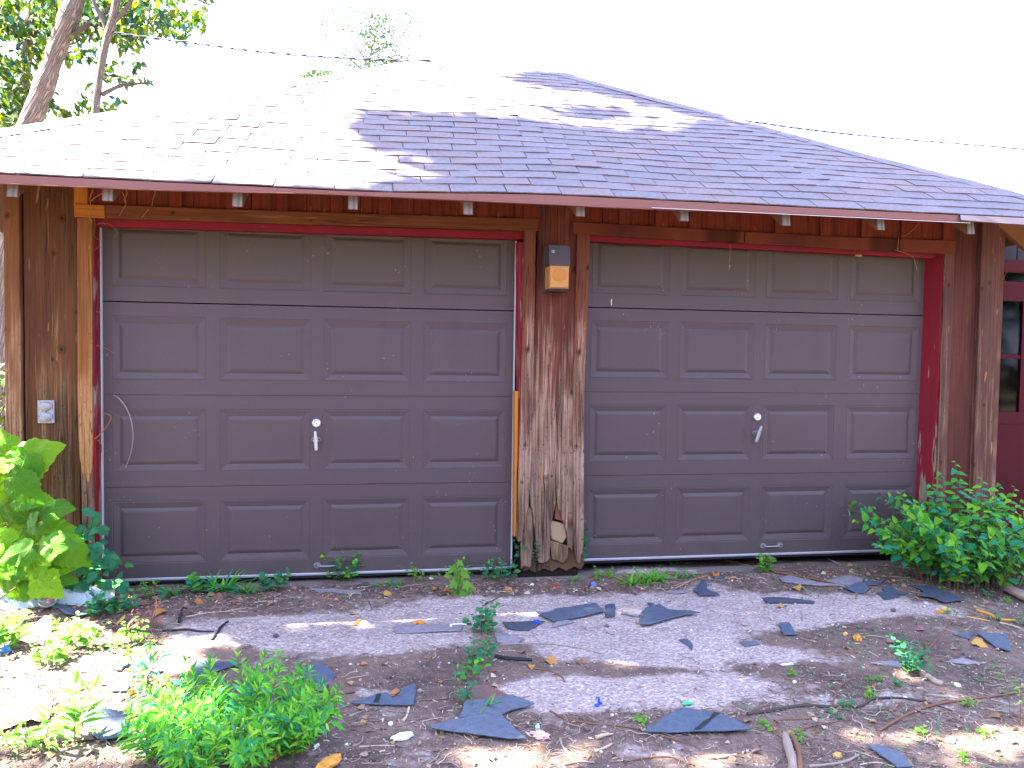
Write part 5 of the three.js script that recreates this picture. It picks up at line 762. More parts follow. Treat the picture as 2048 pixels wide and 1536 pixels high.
tuft(1150, 1160, 10, 0.07, 0.03, 'grass blades beside the right foot of the post'); tuft(1355, 1128, 8, 0.09, 0.06, 'pale grass blades growing in the gap under the right door'); tuft(970, 1420, 14, 0.08, 0.04, 'grass blades left of the blue-grey shingle');
// ---------------------------------------------------------------- torn shingles and litter on the ground
const fragM = [[0.062, 0.083, 0.117], [0.045, 0.062, 0.09], [0.082, 0.1, 0.132]].map(([r, g, b]) => new THREE.MeshStandardMaterial({ color: rgb(r * 1.5, g * 1.5, b * 1.5), map: T.granule.map, bumpMap: T.granule.bump, bumpScale: 0.002, roughness: 0.6 }));
const fragBrown = new THREE.MeshStandardMaterial({ color: rgb(0.2, 0.1, 0.085), map: T.granule.map, bumpMap: T.granule.bump, bumpScale: 0.002, roughness: 0.75 }), fragGrey = new THREE.MeshStandardMaterial({ color: rgb(0.3, 0.27, 0.29), map: T.granule.map, bumpMap: T.granule.bump, bumpScale: 0.002, roughness: 0.8 });
const rF = rng(616);
function fragment(label, px, m, lift = 0.004, o = {}) { // a torn flat piece with a ragged outline, lying slightly curled
  const pts = px.map(([x, y]) => onGround(x, y)), cx = pts.reduce((s, p) => s + p.x, 0) / pts.length, cz = pts.reduce((s, p) => s + p.z, 0) / pts.length, poly = [];
  pts.forEach((p, i) => { const q = pts[(i + 1) % pts.length], L = p.distanceTo(q), n = Math.max(1, Math.round(L / 0.03)); for (let k = 0; k < n; k++) { const j = k ? 0.0035 : 0; poly.push([lerp(p.x, q.x, k / n) - cx + rr(-j, j, rF), -(lerp(p.z, q.z, k / n) - cz) + rr(-j, j, rF)]); } });
  const t = o.t ?? 0.0045, g = extrude(poly, t, 0.0012).rotateX(-Math.PI / 2), P = g.attributes.position, fx = rr(-1, 1, rF), curl = o.curl ?? 0.25;
  planarUV(g.clone(), 0, 0, 1, 1); const uv = []; for (let i = 0; i < P.count; i++) { const x = P.getX(i), z = P.getZ(i); uv.push(x / 0.4 + cx * 7.3, z / 0.4 + cz * 5.1); P.setY(i, P.getY(i) + groundHeight(cx + x, cz + z) - groundHeight(cx, cz) + curl * (x * x * (0.6 + 0.4 * fx) + 0.4 * z * z) + 0.004 * noise(x * 9 + cx * 3, z * 9)); }
  g.setAttribute('uv', new THREE.Float32BufferAttribute(uv, 2)); g.computeVertexNormals();
  const q = mesh('shingle_fragment', g, m, scene, cx, groundHeight(cx, cz) + lift, cz); return tag(q, label, o.cat || 'shingle', o.group);
}
const Fm = (k) => fragM[k];
fragment('dark triangular shingle with a square notch and a dry leaf on it', [[700, 1417], [750, 1400], [775, 1394], [784, 1404], [800, 1398], [805, 1382], [831, 1374], [829, 1415], [820, 1418]], Fm(0), 0.008);
fragment('reddish brown half of the folded shingle at bottom centre', [[947, 1376], [975, 1372], [1025, 1395], [950, 1410], [932, 1410]], fragBrown, 0.006);
fragment('wavy blue-grey shingle strip below the reddish brown one', [[932, 1410], [1025, 1395], [1069, 1416], [1025, 1425], [1005, 1436], [917, 1448]], Fm(2), 0.012);
fragment('long pointed blue-grey shingle at bottom centre, tip to the left', [[855, 1466], [917, 1450], [1000, 1436], [1025, 1462], [1052, 1487], [1000, 1484], [925, 1476], [865, 1469]], Fm(2), 0.014);
fragment('blue-grey shingle half hidden behind the low bush', [[600, 1342], [637, 1325], [662, 1345], [672, 1355], [647, 1387], [600, 1387]], Fm(0), 0.006);
fragment('rusty shingle corner right of the low bush', [[655, 1372], [682, 1360], [710, 1392], [662, 1397]], fragBrown, 0.005);
fragment('large blue-grey shingle with a dark tar band at lower right of centre', [[1287, 1475], [1362, 1427], [1435, 1437], [1470, 1450], [1502, 1467], [1450, 1471], [1385, 1475]], Fm(0), 0.012);
fragment('small crescent shaped shingle scrap on pale concrete', [[1357, 1282], [1375, 1281], [1386, 1292], [1384, 1300], [1375, 1292]], Fm(0), 0.004);
fragment('small blue shingle scrap right of the crescent scrap', [[1480, 1285], [1510, 1284], [1520, 1290], [1490, 1294]], Fm(2), 0.003);
fragment('long blue-grey shingle strip beside the blue bottle cap', [[1071, 1231], [1150, 1217], [1192, 1214], [1210, 1227], [1150, 1240], [1107, 1249]], Fm(0), 0.01);
fragment('lighter curved scrap under the long strip', [[1104, 1252], [1130, 1240], [1150, 1246], [1106, 1257]], fragGrey, 0.004);
fragment('small square shingle scrap at the right end of the long strip', [[1210, 1216], [1230, 1214], [1230, 1236], [1210, 1237]], Fm(1), 0.007);
fragment('arrowhead shaped blue-grey shingle on pale concrete', [[1275, 1255], [1290, 1222], [1320, 1216], [1335, 1225], [1400, 1234], [1350, 1241], [1300, 1254]], Fm(0), 0.012);
fragment('pale scrap between the square scrap and the arrowhead shingle', [[1242, 1230], [1265, 1221], [1287, 1222], [1277, 1237]], fragGrey, 0.003);
fragment('dark trapezoid shingle under the blue bottle cap', [[1006, 1250], [1090, 1247], [1057, 1264], [1017, 1262]], Fm(1), 0.007);
fragment('grey scrap below the dark trapezoid shingle', [[990, 1268], [1047, 1280], [1032, 1292], [995, 1287]], fragGrey, 0.004);
fragment('dark shingle with a round knob at its top, below the right door', [[1385, 1187], [1400, 1176], [1402, 1173], [1412, 1173], [1415, 1187], [1440, 1196], [1400, 1196]], Fm(1), 0.01);
fragment('grey scrap under the orange sticks', [[1330, 1190], [1360, 1182], [1375, 1190], [1345, 1192]], fragGrey, 0.004);
fragment('tiny dark scrap above the arrowhead shingle', [[1295, 1210], [1308, 1210], [1300, 1218]], Fm(1), 0.004);
fragment('small scrap left of the pale twig under the right door', [[1425, 1157], [1447, 1154], [1445, 1161], [1430, 1163]], Fm(2), 0.005);
fragment('black narrow shingle strip with a thin tail at the right', [[1524, 1200], [1567, 1199], [1631, 1206], [1628, 1208], [1535, 1208]], Fm(1), 0.008);
fragment('long grey flat piece under the reddish branch', [[1556, 1158], [1580, 1152], [1650, 1174], [1682, 1179], [1640, 1177], [1564, 1168]], fragGrey, 0.006);
fragment('broad grey flat piece right of the reddish branch', [[1650, 1168], [1693, 1160], [1727, 1168], [1722, 1176], [1685, 1180]], fragGrey, 0.005);
fragment('rounded shingle scrap below the broad grey piece', [[1685, 1183], [1722, 1175], [1738, 1184], [1727, 1192], [1706, 1190]], Fm(0), 0.01);
fragment('blue shingle scrap right of the broad grey piece', [[1725, 1174], [1768, 1167], [1757, 1178], [1730, 1178]], Fm(0), 0.008);
fragment('upper of three overlapping scraps at right', [[1764, 1183], [1784, 1178], [1794, 1187], [1768, 1188]], Fm(1), 0.006);
fragment('lower left of three overlapping scraps at right', [[1754, 1190], [1794, 1188], [1801, 1198], [1770, 1203]], Fm(1), 0.005);
fragment('smallest of three overlapping scraps at right', [[1792, 1188], [1816, 1188], [1813, 1192], [1800, 1193]], Fm(1), 0.004);
fragment('large dark torn shingle in front of the right shrub', [[1821, 1176], [1867, 1178], [1928, 1203], [1888, 1210], [1869, 1200], [1837, 1196], [1848, 1188]], Fm(1), 0.012);
fragment('upright leaning rectangular scrap on bare concrete at right', [[1557, 1249], [1578, 1247], [1595, 1271], [1567, 1273]], Fm(0), 0.006);
fragment('wide blue-grey notched shingle near the right edge', [[1950, 1273], [2016, 1275], [2022, 1310], [1990, 1300], [1965, 1283]], Fm(0), 0.01);
fragment('narrow scrap left of the wide notched shingle', [[1904, 1275], [1949, 1272], [1939, 1283]], Fm(0), 0.004);
fragment('long curved shingle reaching the bottom edge at right', [[1735, 1494], [1768, 1494], [1802, 1510], [1826, 1536], [1794, 1536], [1770, 1518]], Fm(2), 0.01);
fragment('flat grey sheet left of the sunlit log', [[1740, 1331], [1781, 1325], [1830, 1330], [1800, 1340]], fragGrey, 0.003);
fragment('flat grey sheet right of the sunlit log weed', [[1888, 1325], [1923, 1319], [1966, 1329], [1928, 1330]], fragGrey, 0.003);
fragment('big blue-black shingle left of the low bush', [[156, 1447], [169, 1437], [206, 1429], [246, 1434], [264, 1482], [230, 1487], [196, 1487], [172, 1468]], Fm(1), 0.014, { curl: 0.5 });
fragment('big dark brown shingle under the tall weed', [[71, 1471], [103, 1439], [148, 1445], [190, 1484], [127, 1489], [79, 1489]], fragBrown, 0.005);
fragment('grey scrap at the edge of the sunlit litter', [[264, 1318], [291, 1320], [328, 1341], [312, 1347]], fragGrey, 0.008);
fragment('blue-black shingle behind the low bush at left', [[381, 1331], [412, 1323], [484, 1331], [412, 1347], [381, 1349]], Fm(1), 0.008);
fragment('pale blue scrap left of the low bush', [[217, 1384], [238, 1365], [264, 1368], [254, 1384]], Fm(2), 0.008);
fragment('pale sunlit scrap in the leaf litter', [[217, 1315], [259, 1326], [243, 1341], [225, 1335]], fragGrey, 0.012);
fragment('dark long scrap in front of the pale cloth', [[82, 1217], [159, 1230], [182, 1238], [159, 1244], [127, 1236]], Fm(1), 0.012);
fragment('half buried grey shingle strip under the white hook', [[792, 1254], [825, 1252], [925, 1252], [922, 1265], [789, 1269]], fragGrey, 0.006);
fragment('half buried grey strip under the round green weed', [[622, 1182], [720, 1184], [722, 1192], [640, 1190]], fragGrey, 0.004);
fragment('flat weathered plank end at the right edge', [[1985, 1163], [2060, 1190], [2060, 1210], [2000, 1178]], mat(0.3, 0.2, 0.15, 0.9), 0.015, { t: 0.014, cat: 'plank' });
// tar bands on two shingles: raised black strips
for (const [l, a] of [['black tar strip across the large shingle at lower right', [[1428, 1437], [1440, 1440], [1400, 1471], [1388, 1472]]], ['black tar patch on the notched dark shingle', [[752, 1400], [762, 1399], [758, 1415], [746, 1416]]]]) fragment(l, a, mat(0.015, 0.016, 0.02, 0.5), l.includes('large') ? 0.018 : 0.0145, { t: 0.002, cat: 'tar' });

// sticks, branches and vines
const barkD = mat(0.07, 0.05, 0.042, 0.9), barkR = mat(0.17, 0.085, 0.05, 0.85), barkG = mat(0.26, 0.2, 0.16, 0.9), barkP = mat(0.45, 0.34, 0.22, 0.9), barkO = mat(0.36, 0.17, 0.05, 0.85), charM = mat(0.03, 0.03, 0.034, 0.85);
function stick(label, px, r0, r1, m, name = 'stick', sag = 0, extra) {
  const P = px.map(([x, y, h]) => rest(x, y, (h || 0) + r0 * 0.7)), c = P[0].clone(), o = base(name, c.x, c.y, c.z, label, name === 'vine' ? 'vine' : 'stick');
  mesh('stem', tube(P.map((p) => p.sub(c)), (t) => lerp(r0, r1, t) * (1 + 0.1 * Math.sin(t * 7 + px[0][0]) + 0.05 * Math.sin(t * 19 + px[0][1])), 0, 7, Math.max(10, px.length * 7)), m, o);
  if (extra) extra.forEach((l) => mesh('twig', tube(l.map(([x, y, h]) => rest(x, y, (h || 0) + r1).sub(c)), r1 * 0.8, r1 * 0.4, 5, 8), m, o)); return o;
}
stick('flat charred stick lying on the concrete at the left', [[325, 1267], [350, 1266], [376, 1264], [400, 1267], [428, 1267]], 0.007, 0.004, charM);
stick('short curved black stick left of centre', [[424, 1283], [436, 1268], [444, 1256], [456, 1250, 0.01]], 0.008, 0.006, charM);
stick('stubby black stick standing off the ground at the left', [[358, 1250], [361, 1240, 0.01], [366, 1232, 0.02], [374, 1231, 0.02]], 0.008, 0.006, charM);
stick('thin straw coloured branch above the curved black stick', [[372, 1239], [410, 1232], [450, 1228], [496, 1228]], 0.003, 0.0015, barkP, 'stick', 0, [[[415, 1231], [426, 1222], [432, 1218, 0.02]]]);
stick('long orange-brown branch running from under the right door', [[1448, 1119], [1500, 1132], [1540, 1142], [1600, 1154], [1650, 1168], [1695, 1180]], 0.008, 0.006, barkR, 'branch', 0, [[[1495, 1131], [1530, 1134], [1560, 1137]], [[1540, 1142], [1580, 1143], [1605, 1150]]]);
stick('orange stick leaning across the soil below the right door', [[1348, 1177], [1375, 1168], [1415, 1157, 0.01]], 0.0045, 0.003, barkO);
stick('grey-brown stick beside the orange stick', [[1310, 1196], [1340, 1185], [1380, 1173, 0.01]], 0.006, 0.0035, barkG);
stick('short pale twig under the right door', [[1450, 1158], [1468, 1158], [1486, 1160]], 0.004, 0.003, barkP);
stick('dark thick stick below the small dark weed', [[990, 1314], [1020, 1319], [1064, 1323]], 0.01, 0.008, charM);
stick('thin grey forked twig on pale concrete', [[1000, 1291], [1060, 1289], [1110, 1290], [1160, 1296], [1202, 1306]], 0.0038, 0.002, barkG, 'branch', 0, [[[1080, 1289], [1068, 1270], [1060, 1260]], [[1085, 1290], [1092, 1300], [1100, 1306]]]);
stick('dark twig crossing bare soil right of the small dark weed', [[1060, 1337], [1100, 1344], [1125, 1356], [1128, 1364]], 0.004, 0.003, barkR);
stick('long thin dark red vine lying at bottom centre', [[1100, 1424], [1128, 1438], [1180, 1450], [1240, 1455], [1290, 1465], [1330, 1478], [1366, 1488]], 0.0042, 0.003, barkR, 'vine');
stick('grey twig lying left of the bottom sun patch', [[985, 1402], [1020, 1398], [1060, 1392]], 0.004, 0.003, barkG); stick('parallel twig just below the grey one', [[840, 1404], [880, 1400], [910, 1396]], 0.0035, 0.002, barkR);
stick('long dark woody vine sweeping across the lower right', [[1495, 1434], [1530, 1428], [1570, 1418], [1610, 1413], [1660, 1414], [1720, 1413], [1745, 1402], [1790, 1401], [1850, 1408], [1905, 1424]], 0.007, 0.004, barkD, 'vine');
stick('reddish vine arching from the sun streak to the right edge', [[1757, 1463], [1790, 1444], [1830, 1426], [1880, 1411], [1930, 1402], [1985, 1395], [2060, 1386]], 0.0065, 0.004, barkR, 'vine');
stick('looping thin vine around the root cluster', [[1572, 1478], [1548, 1466], [1546, 1452], [1560, 1442], [1600, 1439], [1640, 1432], [1662, 1412], [1672, 1388], [1684, 1370], [1704, 1360]], 0.0042, 0.0025, barkR, 'vine');
stick('thin vine fork above the bark log', [[1582, 1472], [1610, 1455], [1660, 1444], [1700, 1438]], 0.004, 0.002, barkR, 'vine', 0, [[[1660, 1444], [1630, 1468], [1618, 1488]]]);
stick('thick peeling bark log pointing at the bottom edge', [[1570, 1474], [1576, 1495], [1584, 1520], [1586, 1550]], 0.014, 0.018, barkG, 'log'); stick('darker second root beside the peeling log', [[1584, 1472], [1596, 1500], [1602, 1550]], 0.009, 0.011, barkR, 'root');
stick('long straight stick leaning toward the right shrub', [[1850, 1304], [1872, 1284], [1890, 1262], [1904, 1246]], 0.005, 0.003, barkR);
stick('yellow splintered stick near the right edge', [[1953, 1222], [1978, 1230], [1996, 1240], [2030, 1244]], 0.009, 0.007, mat(0.5, 0.26, 0.045, 0.85)); stick('second yellow splinter below the first', [[1933, 1234], [1955, 1238], [1980, 1243]], 0.005, 0.004, mat(0.5, 0.3, 0.08, 0.85)); stick('pale splinter at the right edge', [[2000, 1247], [2020, 1252], [2040, 1258]], 0.005, 0.004, barkP);
stick('sunlit broken log with dark hollow end at the right', [[1842, 1352], [1856, 1360], [1872, 1370], [1886, 1374]], 0.014, 0.012, barkG, 'log');
stick('bent grey root at the bottom right', [[1618, 1528], [1650, 1526], [1690, 1520], [1718, 1507]], 0.006, 0.004, barkG); stick('forked twig right of the bent root', [[1720, 1524], [1755, 1522], [1790, 1530]], 0.003, 0.002, barkP);
stick('pale chunk of split wood at bottom centre right', [[1192, 1478], [1210, 1474], [1226, 1472]], 0.009, 0.003, barkP); stick('pale flat splinter near the bottom edge', [[1418, 1518], [1445, 1516], [1474, 1510]], 0.008, 0.003, barkP); stick('arched stick at the bottom edge left of the splinter', [[1120, 1480], [1128, 1498], [1150, 1510], [1170, 1513]], 0.0045, 0.003, barkG); stick('fallen grey branch along the bottom edge', [[1125, 1530], [1160, 1522], [1190, 1525]], 0.005, 0.003, barkG, 'branch', 0, [[[1150, 1524], [1140, 1510], [1122, 1500]]]); stick('slanted twig right of the arched stick', [[1190, 1503], [1210, 1495], [1224, 1488]], 0.005, 0.004, barkP); stick('bare curved twig at the bottom, below the large shingle', [[1250, 1525], [1290, 1518], [1340, 1516], [1380, 1530]], 0.004, 0.0025, barkR);
stick('thin bent twig near the small yellow lump', [[705, 1495], [722, 1488], [726, 1476]], 0.003, 0.002, barkG); stick('crooked twig left of the white paper', [[718, 1496], [750, 1494], [790, 1492]], 0.003, 0.002, barkP); stick('bleached twig above the white paper', [[806, 1446], [814, 1434], [818, 1424, 0.01]], 0.006, 0.004, barkP);
stick('short brown stick with blue end beside the wasp coloured leaf', [[966, 1219], [985, 1209], [1000, 1202]], 0.0045, 0.004, barkR); stick('split orange wood chip under the left door', [[649, 1208], [658, 1200], [664, 1195]], 0.006, 0.003, barkO); stick('thin twig right of the round green weed', [[725, 1194], [738, 1208], [744, 1220]], 0.0035, 0.002, barkD); stick('flat pale stick under the right door at right', [[1655, 1116], [1665, 1122], [1680, 1129]], 0.005, 0.004, mat(0.4, 0.38, 0.38, 0.8)); stick('long thin twig on the soil at the far left', [[270, 1500], [300, 1488], [330, 1500]], 0.003, 0.002, barkD);
stick('pale root chip near the reddish branch', [[1580, 1182], [1600, 1176], [1614, 1186]], 0.006, 0.003, barkP);

// litter with a shape of its own
const lump = (name, label, cat, px, py, w, h, d, m, seed, o = {}) => { const c = rest(px, py), b = mesh(name, rough(new THREE.IcosahedronGeometry(1, o.det ?? 3).scale(w, h, d), (o.amp ?? 0.5) * 1.3, (o.f ?? 3.2) / w, seed), m, scene, c.x, c.y + h * 0.6, c.z); b.rotation.y = seed; return tag(b, label, cat, o.group); };
const foamM = mat(0.5, 0.24, 0.045, 0.95), foamP = mat(0.55, 0.36, 0.13, 0.95), whiteM = mat(0.72, 0.7, 0.66, 0.7), paper = mat(0.75, 0.78, 0.72, 0.8);
lump('foam_chunk', 'large ochre foam chunk at the bottom edge right of the bush', 'foam chunk', 658, 1530, 0.055, 0.018, 0.025, foamM, 1); lump('foam_chunk', 'ochre foam chunk beside the low bush, left of the large one', 'foam chunk', 546, 1518, 0.02, 0.024, 0.018, foamM, 2); lump('foam_chunk', 'ochre foam chunk on the grey shingle strip', 'foam chunk', 839, 1250, 0.026, 0.018, 0.018, mat(0.5, 0.2, 0.035, 0.95), 3); lump('foam_chunk', 'ochre foam chunk on dark soil at right', 'foam chunk', 1714, 1278, 0.032, 0.014, 0.018, foamM, 4); lump('foam_chunk', 'small orange lump in front of the large dark torn shingle', 'foam chunk', 1879, 1228, 0.016, 0.012, 0.014, mat(0.55, 0.24, 0.03, 0.9), 5); lump('foam_chunk', 'paler lump right of the small orange lump', 'foam chunk', 1890, 1221, 0.018, 0.012, 0.014, foamP, 6); lump('foam_chunk', 'tiny pale lump left of the foam chunk on dark soil', 'foam chunk', 1691, 1270, 0.012, 0.01, 0.01, foamP, 7); lump('foam_chunk', 'brown spongy lump left of the brown post weed', 'foam chunk', 1016, 1188, 0.035, 0.018, 0.02, mat(0.36, 0.17, 0.07, 0.95), 8); lump('foam_chunk', 'small yellow lump at the bottom right', 'foam chunk', 1675, 1510, 0.014, 0.012, 0.01, foamP, 9); lump('foam_chunk', 'ochre clump in the left leaf litter', 'foam chunk', 90, 1255, 0.055, 0.018, 0.02, foamM, 10); lump('foam_chunk', 'ochre chunk left of the low bush by the pale blue scrap', 'foam chunk', 262, 1388, 0.02, 0.014, 0.014, foamM, 11);
lump('stone', 'flat white stone on the soil left of centre', 'stone', 363, 1291, 0.032, 0.014, 0.02, whiteM, 12, { amp: 0.3, f: 1.6, det: 1 }); lump('stone', 'round dark pebble on the pale concrete left of centre', 'stone', 552, 1276, 0.013, 0.012, 0.012, mat(0.09, 0.085, 0.09, 0.9), 13, { amp: 0.2 }); lump('stone', 'white bead like pebble on dark soil at right', 'stone', 1589, 1365, 0.008, 0.007, 0.008, whiteM, 14, { amp: 0.1 }); lump('stone', 'small dark stone below the overlapping scraps', 'stone', 1787, 1224, 0.014, 0.011, 0.011, mat(0.13, 0.1, 0.09, 0.9), 15, { amp: 0.2 }); lump('stone', 'pale grey stone right of the overlapping scraps', 'stone', 1852, 1208, 0.014, 0.009, 0.012, mat(0.4, 0.4, 0.44, 0.8), 16, { amp: 0.2 }); lump('stone', 'white pebble left of the white paper', 'stone', 781, 1452, 0.012, 0.008, 0.009, whiteM, 17, { amp: 0.15 }); lump('stone', 'sunlit cube like stone near the right edge', 'stone', 1976, 1462, 0.022, 0.014, 0.014, mat(0.5, 0.42, 0.33, 0.9), 18, { amp: 0.2, det: 1 }); lump('stone', 'small white block at the lower right', 'stone', 1900, 1486, 0.017, 0.01, 0.016, whiteM, 19, { amp: 0.12, det: 1 }); lump('stone', 'pale stone behind the big leaves litter in the sun', 'stone', 137, 1292, 0.03, 0.018, 0.02, mat(0.5, 0.42, 0.36, 0.9), 20, { amp: 0.2 }); lump('stone', 'white torn lump left of the low bush', 'stone', 240, 1396, 0.025, 0.01, 0.012, whiteM, 21);
{ // bottle cap, ridged
  const c = rest(1073, 1250), o = base('bottle_cap', c.x, c.y + 0.006, c.z, 'bright blue plastic bottle cap on the dark trapezoid shingle', 'bottle cap'), m = mat(0.01, 0.055, 0.55, 0.35), s = new THREE.Shape(), hole = new THREE.Path();
  for (let i = 0; i <= 80; i++) { const a = i / 80 * 6.2832, q = 0.0155 + (i % 2 ? 0.0006 : 0); i ? s.lineTo(Math.cos(a) * q, Math.sin(a) * q) : s.moveTo(q, 0); } void hole;
  mesh('rim', new THREE.ExtrudeGeometry(s, { depth: 0.014, bevelEnabled: true, bevelSize: 0.001, bevelThickness: 0.001, bevelSegments: 2 }).rotateX(-Math.PI / 2), m, o); mesh('top_disc', new THREE.CylinderGeometry(0.0125, 0.0132, 0.0012, 32), mat(0.015, 0.075, 0.62, 0.4), o, 0, 0.0155, 0); o.rotation.z = 0.08;
}
{ // small blue plastic figure, green marker cap, white hook, other plastic
  const c = rest(1197, 1412), o = base('plastic_clip', c.x, c.y, c.z, 'small bright blue plastic peg standing on pale concrete', 'plastic clip'), m = mat(0.01, 0.06, 0.5, 0.4); mesh('stem', tube([V(0.004, 0.004, 0), V(0.002, 0.018, 0), V(0.001, 0.034, -0.004)], 0.0055, 0.0045, 8), m, o); mesh('foot', new RoundedBoxGeometry(0.018, 0.009, 0.014, 2, 0.003).rotateY(0.5), m, o, -0.008, 0.005, 0.006); mesh('tab', new RoundedBoxGeometry(0.012, 0.007, 0.012, 2, 0.002), m, o, 0.009, 0.01, 0);
  const d = rest(1374, 1415), q = base('marker_cap', d.x, d.y + 0.007, d.z, 'little green translucent plastic cap on pale concrete', 'plastic cap'); mesh('tube', new THREE.LatheGeometry([[0, -0.024], [0.005, -0.023], [0.006, -0.02], [0.0062, 0.012], [0.0045, 0.02], [0.003, 0.024], [0, 0.025]].map((p) => new THREE.Vector2(...p)), 14).rotateZ(Math.PI / 2), new THREE.MeshPhysicalMaterial({ color: rgb(0.04, 0.55, 0.25), roughness: 0.4, transmission: 0.3, thickness: 0 }), q); mesh('clip', new THREE.BoxGeometry(0.03, 0.002, 0.004), mat(0.06, 0.6, 0.3, 0.4), q, -0.004, 0.007, 0); q.rotation.y = 0.1;
  const e = rest(918, 1256), h = base('hook', e.x, e.y + 0.012, e.z, 'white plastic hook lying on the half buried grey strip', 'hook'); mesh('hook_bar', tube([V(-0.038, 0.0, 0.012), V(-0.045, 0.002, 0.004), V(-0.04, 0.003, -0.005), V(-0.02, 0.003, -0.008), V(0.02, 0.003, -0.006), V(0.038, 0.002, 0.004)], 0.0038, 0.0035, 8, 30), mat(0.75, 0.75, 0.73, 0.4), h);
  const f = rest(1185, 1172), g = base('crushed_can', f.x, f.y + 0.012, f.z, 'small crushed blue and red can end below the post', 'can'); mesh('shell', rough(new THREE.CylinderGeometry(0.016, 0.018, 0.04, 16, 4).rotateX(1.2), 0.3, 40, 3), mat(0.06, 0.13, 0.28, 0.35, { metalness: 0.4 }), g); mesh('rim', new THREE.TorusGeometry(0.015, 0.003, 6, 18).rotateX(0.3), mat(0.3, 0.03, 0.04, 0.4), g, 0, 0.012, -0.008);
  lump('plastic_scrap', 'dark red plastic scrap below the post weeds', 'plastic scrap', 1112, 1173, 0.022, 0.01, 0.012, mat(0.3, 0.015, 0.012, 0.5), 31); lump('paper_scrap', 'white scrap left of the red plastic below the post', 'paper scrap', 1064, 1170, 0.016, 0.006, 0.009, whiteM, 32, { det: 1 }); lump('plastic_scrap', 'white and green cap near the arrow shingle at bottom centre', 'plastic scrap', 1075, 1459, 0.009, 0.012, 0.008, mat(0.35, 0.65, 0.5, 0.5), 33); lump('paper_scrap', 'crumpled pink paper right of the pointed shingle', 'paper scrap', 1080, 1475, 0.032, 0.014, 0.02, mat(0.75, 0.4, 0.4, 0.8), 34, { amp: 0.6 }); lump('paper_scrap', 'crumpled pale green paper at bottom centre left', 'paper scrap', 805, 1478, 0.042, 0.012, 0.018, mat(0.62, 0.72, 0.62, 0.75), 35, { amp: 0.4 }); lump('plastic_scrap', 'crumpled turquoise blue plastic at the left edge', 'plastic scrap', 12, 1308, 0.022, 0.02, 0.018, mat(0.015, 0.16, 0.32, 0.4), 36, { amp: 0.5 }); lump('plastic_scrap', 'tiny red scrap in front of the flat grey pieces', 'plastic scrap', 1660, 1152, 0.011, 0.006, 0.007, mat(0.6, 0.08, 0.05, 0.6), 37); lump('plastic_scrap', 'tiny pink scrap under the left door', 'plastic scrap', 366, 1166, 0.008, 0.008, 0.008, mat(0.6, 0.06, 0.14, 0.6), 38); lump('plastic_scrap', 'reddish flat scrap in the sunlit litter', 'plastic scrap', 312, 1316, 0.04, 0.007, 0.012, mat(0.42, 0.08, 0.07, 0.7), 39); lump('paper_scrap', 'white crumb near the left door bottom by the sprigs', 'paper scrap', 862, 1159, 0.014, 0.007, 0.009, whiteM, 40);  lump('paper_scrap', 'white fabric scrap left of the notched dark shingle', 'paper scrap', 633, 1496, 0.015, 0.005, 0.008, whiteM, 42); lump('plastic_scrap', 'white curl of plastic right of the sunlit log', 'plastic scrap', 1912, 1372, 0.018, 0.008, 0.01, whiteM, 43); lump('paper_scrap', 'grey-white crumb line on the concrete at right', 'paper scrap', 1572, 1328, 0.035, 0.005, 0.007, mat(0.55, 0.56, 0.6, 0.8), 44, { amp: 0.5 }); lump('bark_chip', 'brown bark chip on the notched dark shingle', 'bark chip', 787, 1392, 0.034, 0.01, 0.014, mat(0.32, 0.13, 0.07, 0.9), 45);
}
{ // crumpled pale cloth beside the left wall
  const c = rest(95, 1212), o = base('cloth', c.x, c.y, c.z, 'crumpled pale blue cloth lying on the litter at the left', 'cloth'), g = new THREE.PlaneGeometry(0.62, 0.2, 90, 40).rotateX(-Math.PI / 2), p = g.attributes.position;
  for (let i = 0; i < p.count; i++) { const x = p.getX(i), z = p.getZ(i), e = sstep(0.31, 0.2, Math.abs(x) + 0.06 * noise(z * 20, 3)) * sstep(0.1, 0.05, Math.abs(z) + 0.03 * noise(x * 12, 7)); p.setXYZ(i, x + 0.03 * noise(z * 14, x * 9), 0.004 + e * (0.022 + 0.05 * Math.abs(noise(x * 9 + 2, z * 13)) + 0.026 * Math.abs(noise(x * 24, z * 30 + x * 14)) + 0.03 * Math.exp(-Math.pow((x - 0.1) / 0.09, 2))) - (1 - e) * 0.004, z + 0.035 * noise(x * 8, z * 8 + 4) - 0.1 * x); }
  g.computeVertexNormals(); const cloth = mat(0.42, 0.5, 0.56, 0.9); cloth.side = THREE.DoubleSide; mesh('cloth_sheet', g, cloth, o);
  const d = rest(104, 1217), l = base('jar_lid', d.x, d.y + 0.03, d.z + 0.05, 'round tin lid half covered by the pale cloth', 'lid'); mesh('disc', new THREE.LatheGeometry([[0, 0.006], [0.03, 0.006], [0.034, 0.004], [0.04, 0.01], [0.044, 0.008], [0.045, 0], [0.043, -0.003]].map((q) => new THREE.Vector2(...q)), 30), mat(0.3, 0.33, 0.27, 0.4, { metalness: 0.4, side: THREE.DoubleSide }), l); mesh('label_spot', new THREE.CylinderGeometry(0.016, 0.016, 0.002, 18), mat(0.5, 0.16, 0.3, 0.6), l, 0.006, 0.0075, 0); l.rotation.set(0.35, 0, -0.08);
}
